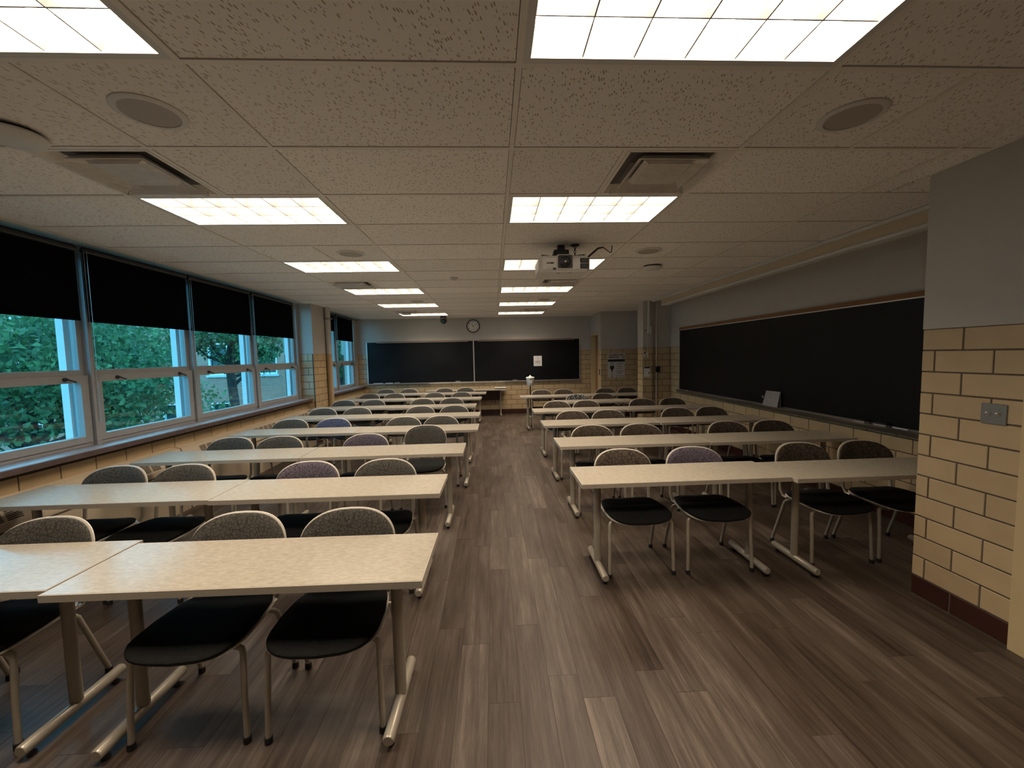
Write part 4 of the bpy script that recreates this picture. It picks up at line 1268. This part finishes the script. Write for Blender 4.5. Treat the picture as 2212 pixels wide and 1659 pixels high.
RCH = [[(.935, 0, 'brown'), (1.535, 0, 'plum'), (2.50, .03, 'brown'), (3.06, .04, 'brown')],
       [(.967, 0, 'brown'), (1.52, 0, 'brown'), (2.53, .0, 'brown'), (3.05, .0, 'brown')],
       [(.985, 0, 'brown'), (1.49, 0, 'brown'), (2.51, .04, 'brown'), (3.02, .04, 'brown')],
       [(.955, 0, 'brown'), (1.475, 0, 'brown'), (2.47, .03, 'brown'), (3.02, .04, 'brown')],
       [(1.56, -.02, 'floral'), (2.10, .02, 'brown')],
       [(.97, 0, 'brown'), (1.49, 0, 'brown'), (2.47, .02, 'brown'), (2.99, .02, 'brown')]]
for k, row in enumerate(RCH):
    for q, (x, dy, fab) in enumerate(row):
        lab = '%s chair %s in the chalkboard-side row, %s from the camera' % (FABN[fab], POSC[q], NUM[k])
        if len(row) == 2: lab = ['black-and-white patterned chair behind the lone chalkboard-side table', 'dark brown chair behind the lone chalkboard-side table'][q]
        put_chair(x, RROWS[k][0] + .315 + dy, random.uniform(-.035, .035), fab, lab, 'chairs in the chalkboard-side rows')

# ------------------------------------------------------------------ outside: lawn, building, trees
GZ = -3.7
MB().box(-70, -4.3, -30, 70, GZ - .3, GZ).build('ground', LAWN, kind='structure')
MB().box(-34, -8, 17.2, 19.4, GZ, GZ + .03).build('path', PATH, kind='structure')
MB().box(-27.5, -25.2, -10, 17.2, GZ, GZ + .03).build('path', PATH, kind='structure')
BY = 22.0
bl = empty('brick_building', (-18, BY, GZ), label='long brick building with pale window frames outside behind the trees', cat='building')
x0, x1, ztop = -32, -4.5, 13.5
cols = [-30.4, -28.0, -25.7, -23.4, -20.35, -18.15, -15.5, -12.85, -10.3, -7.8]
rows_ = [(1.15, 3.05), (4.60, 6.40), (8.0, 9.8)]
wb = MB()
xs = [x0]
for c in cols: xs += [c - .55, c + .55]
xs.append(x1)
zs_ = [0.0]
for a, c in rows_: zs_ += [a, c]
zs_.append(ztop)
for i in range(len(xs) - 1):
    for j in range(len(zs_) - 1):
        if i % 2 == 1 and j % 2 == 1: continue
        wb.box(xs[i] + 18, xs[i + 1] + 18, 0, .4, zs_[j], zs_[j + 1])
wb.build('brick_wall', BRICK, bl)
MB().box(x0 + 18, x1 + 18, .4, 10, 0, ztop).build('core', DARKBRICK, bl)
MB().box(x0 + 17.8, x1 + 18.2, -.25, 10.2, ztop, ztop + .35).build('roof', LINTEL, bl)
for c in cols:
    for a, e in rows_:
        f = MB(); X = c + 18; t = .085
        f.box(X - .55, X - .55 + t, .02, .25, a, e).box(X + .55 - t, X + .55, .02, .25, a, e).box(X - .55 + t, X + .55 - t, .02, .25, a, a + t).box(X - .55 + t, X + .55 - t, .02, .25, e - t, e).box(X - .55 + t, X + .55 - t, .05, .2, (a + e) / 2 - .04, (a + e) / 2 + .04)
        wf = f.build('window', ALUOUT, bl)
        MB().box(X - .47, X + .47, .14, .16, a + t, (a + e) / 2 - .04).build('pane', DARKGLASS, wf)
        MB().box(X - .47, X + .47, .14, .16, (a + e) / 2 + .04, e - t).build('pane', DARKGLASS, wf)
        MB().box(X - .65, X + .65, -.08, .05, a - .12, a - .001).build('sill', LINTEL, wf)
MB().box(-22.2, -21.0, 20.4, 21.9, GZ, -.05).build('brick_bay', DARKBRICK, label='dark brick bay standing in front of the brick building', cat='building')

rng = np.random.default_rng(5)
def tree(name, loc, trunk_h, crown, blobs, nleaf, lmat, label, leaf=.15):
    r = empty(name, loc, label=label, cat='tree', group='trees outside the windows')
    tb = MB()
    top = Vector((rng.normal(0, .2), rng.normal(0, .2), trunk_h))
    tb.tube([(0, 0, 0), (.05, .02, trunk_h * .5), top, top + Vector((.1, .15, crown * .55))], [.26, .20, .16, .05], 9)
    cents = []
    for k in range(blobs):
        a = 2 * PI * (k + rng.uniform(-.3, .3)) / blobs * 2.4
        el = rng.uniform(-.35, .95)
        rr = crown * rng.uniform(.45, .8)
        c = top + Vector((math.cos(a) * math.cos(el) * rr, math.sin(a) * math.cos(el) * rr, math.sin(el) * rr * .9 + crown * .15))
        cents.append((c, crown * rng.uniform(.34, .52)))
        st = top * rng.uniform(.75, 1.0)
        mid = (st + c) / 2 + Vector((0, 0, -.25))
        tb.tube([st, mid, c], [.09, .06, .02], 6)
    cents.append((top + Vector((0, 0, crown * .3)), crown * .5))
    tb.build('trunk', TRUNK, r, smooth=True)
    cs = np.array([c[0][:] for c in cents]); rs = np.array([c[1] for c in cents])
    idx = rng.integers(0, len(cents), nleaf)
    d = rng.normal(size=(nleaf, 3)); d /= np.linalg.norm(d, axis=1)[:, None]
    rad = rng.uniform(.35, 1.0, nleaf) ** .6
    p = cs[idx] + d * (rs[idx] * rad)[:, None] * np.array([1, 1, .8])
    a = rng.normal(size=(nleaf, 3)) + np.array([0, 0, -.5]); a /= np.linalg.norm(a, axis=1)[:, None]
    b_ = np.cross(a, rng.normal(size=(nleaf, 3))); b_ /= np.linalg.norm(b_, axis=1)[:, None]
    s = rng.uniform(.6, 1.3, nleaf)[:, None] * leaf
    V = np.concatenate([p - a * s, p + b_ * s * .55 + a * s * .35, p + a * s * .8, p - b_ * s * .55 + a * s * .35], 1).reshape(-1, 3)
    me = bpy.data.meshes.new('foliage')
    me.from_pydata(V.tolist(), [], np.arange(nleaf * 4).reshape(-1, 4).tolist())
    me.materials.append(lmat)
    link('foliage', me, r, kind='stuff')
tree('broadleaf_tree', (-10.4, 8.2, GZ), 4.0, 3.3, 13, 19000, LEAF, 'leafy green tree filling the window at the left picture edge', .075)
tree('broadleaf_tree', (-14.6, 13.6, GZ), 5.7, 2.7, 9, 7500, LEAF, 'leafy green tree seen through the second window', .075)
tree('broadleaf_tree', (-11.4, 16.6, GZ), 5.4, 2.3, 8, 7000, LEAF, 'loose green tree seen through the third window', .085)
tree('broadleaf_tree', (-12.6, 19.9, GZ), 1.7, 1.2, 8, 7000, LEAF2, 'low dark bushy tree against the brick wall by the last window', .07)
tree('broadleaf_tree', (-16.5, 0.5, GZ), 4.0, 3.0, 10, 12000, LEAF2, 'tall green tree further left of the window view', .09)
tree('broadleaf_tree', (-8.0, 19.0, GZ), 4.8, 1.9, 8, 9000, LEAF, 'bright green tree seen through the far pair of windows', .08)
tree('broadleaf_tree', (-20.5, 14.6, GZ), 3.2, 2.4, 8, 6000, LEAF2, 'dark tree in the background behind the nearer trees', .09)
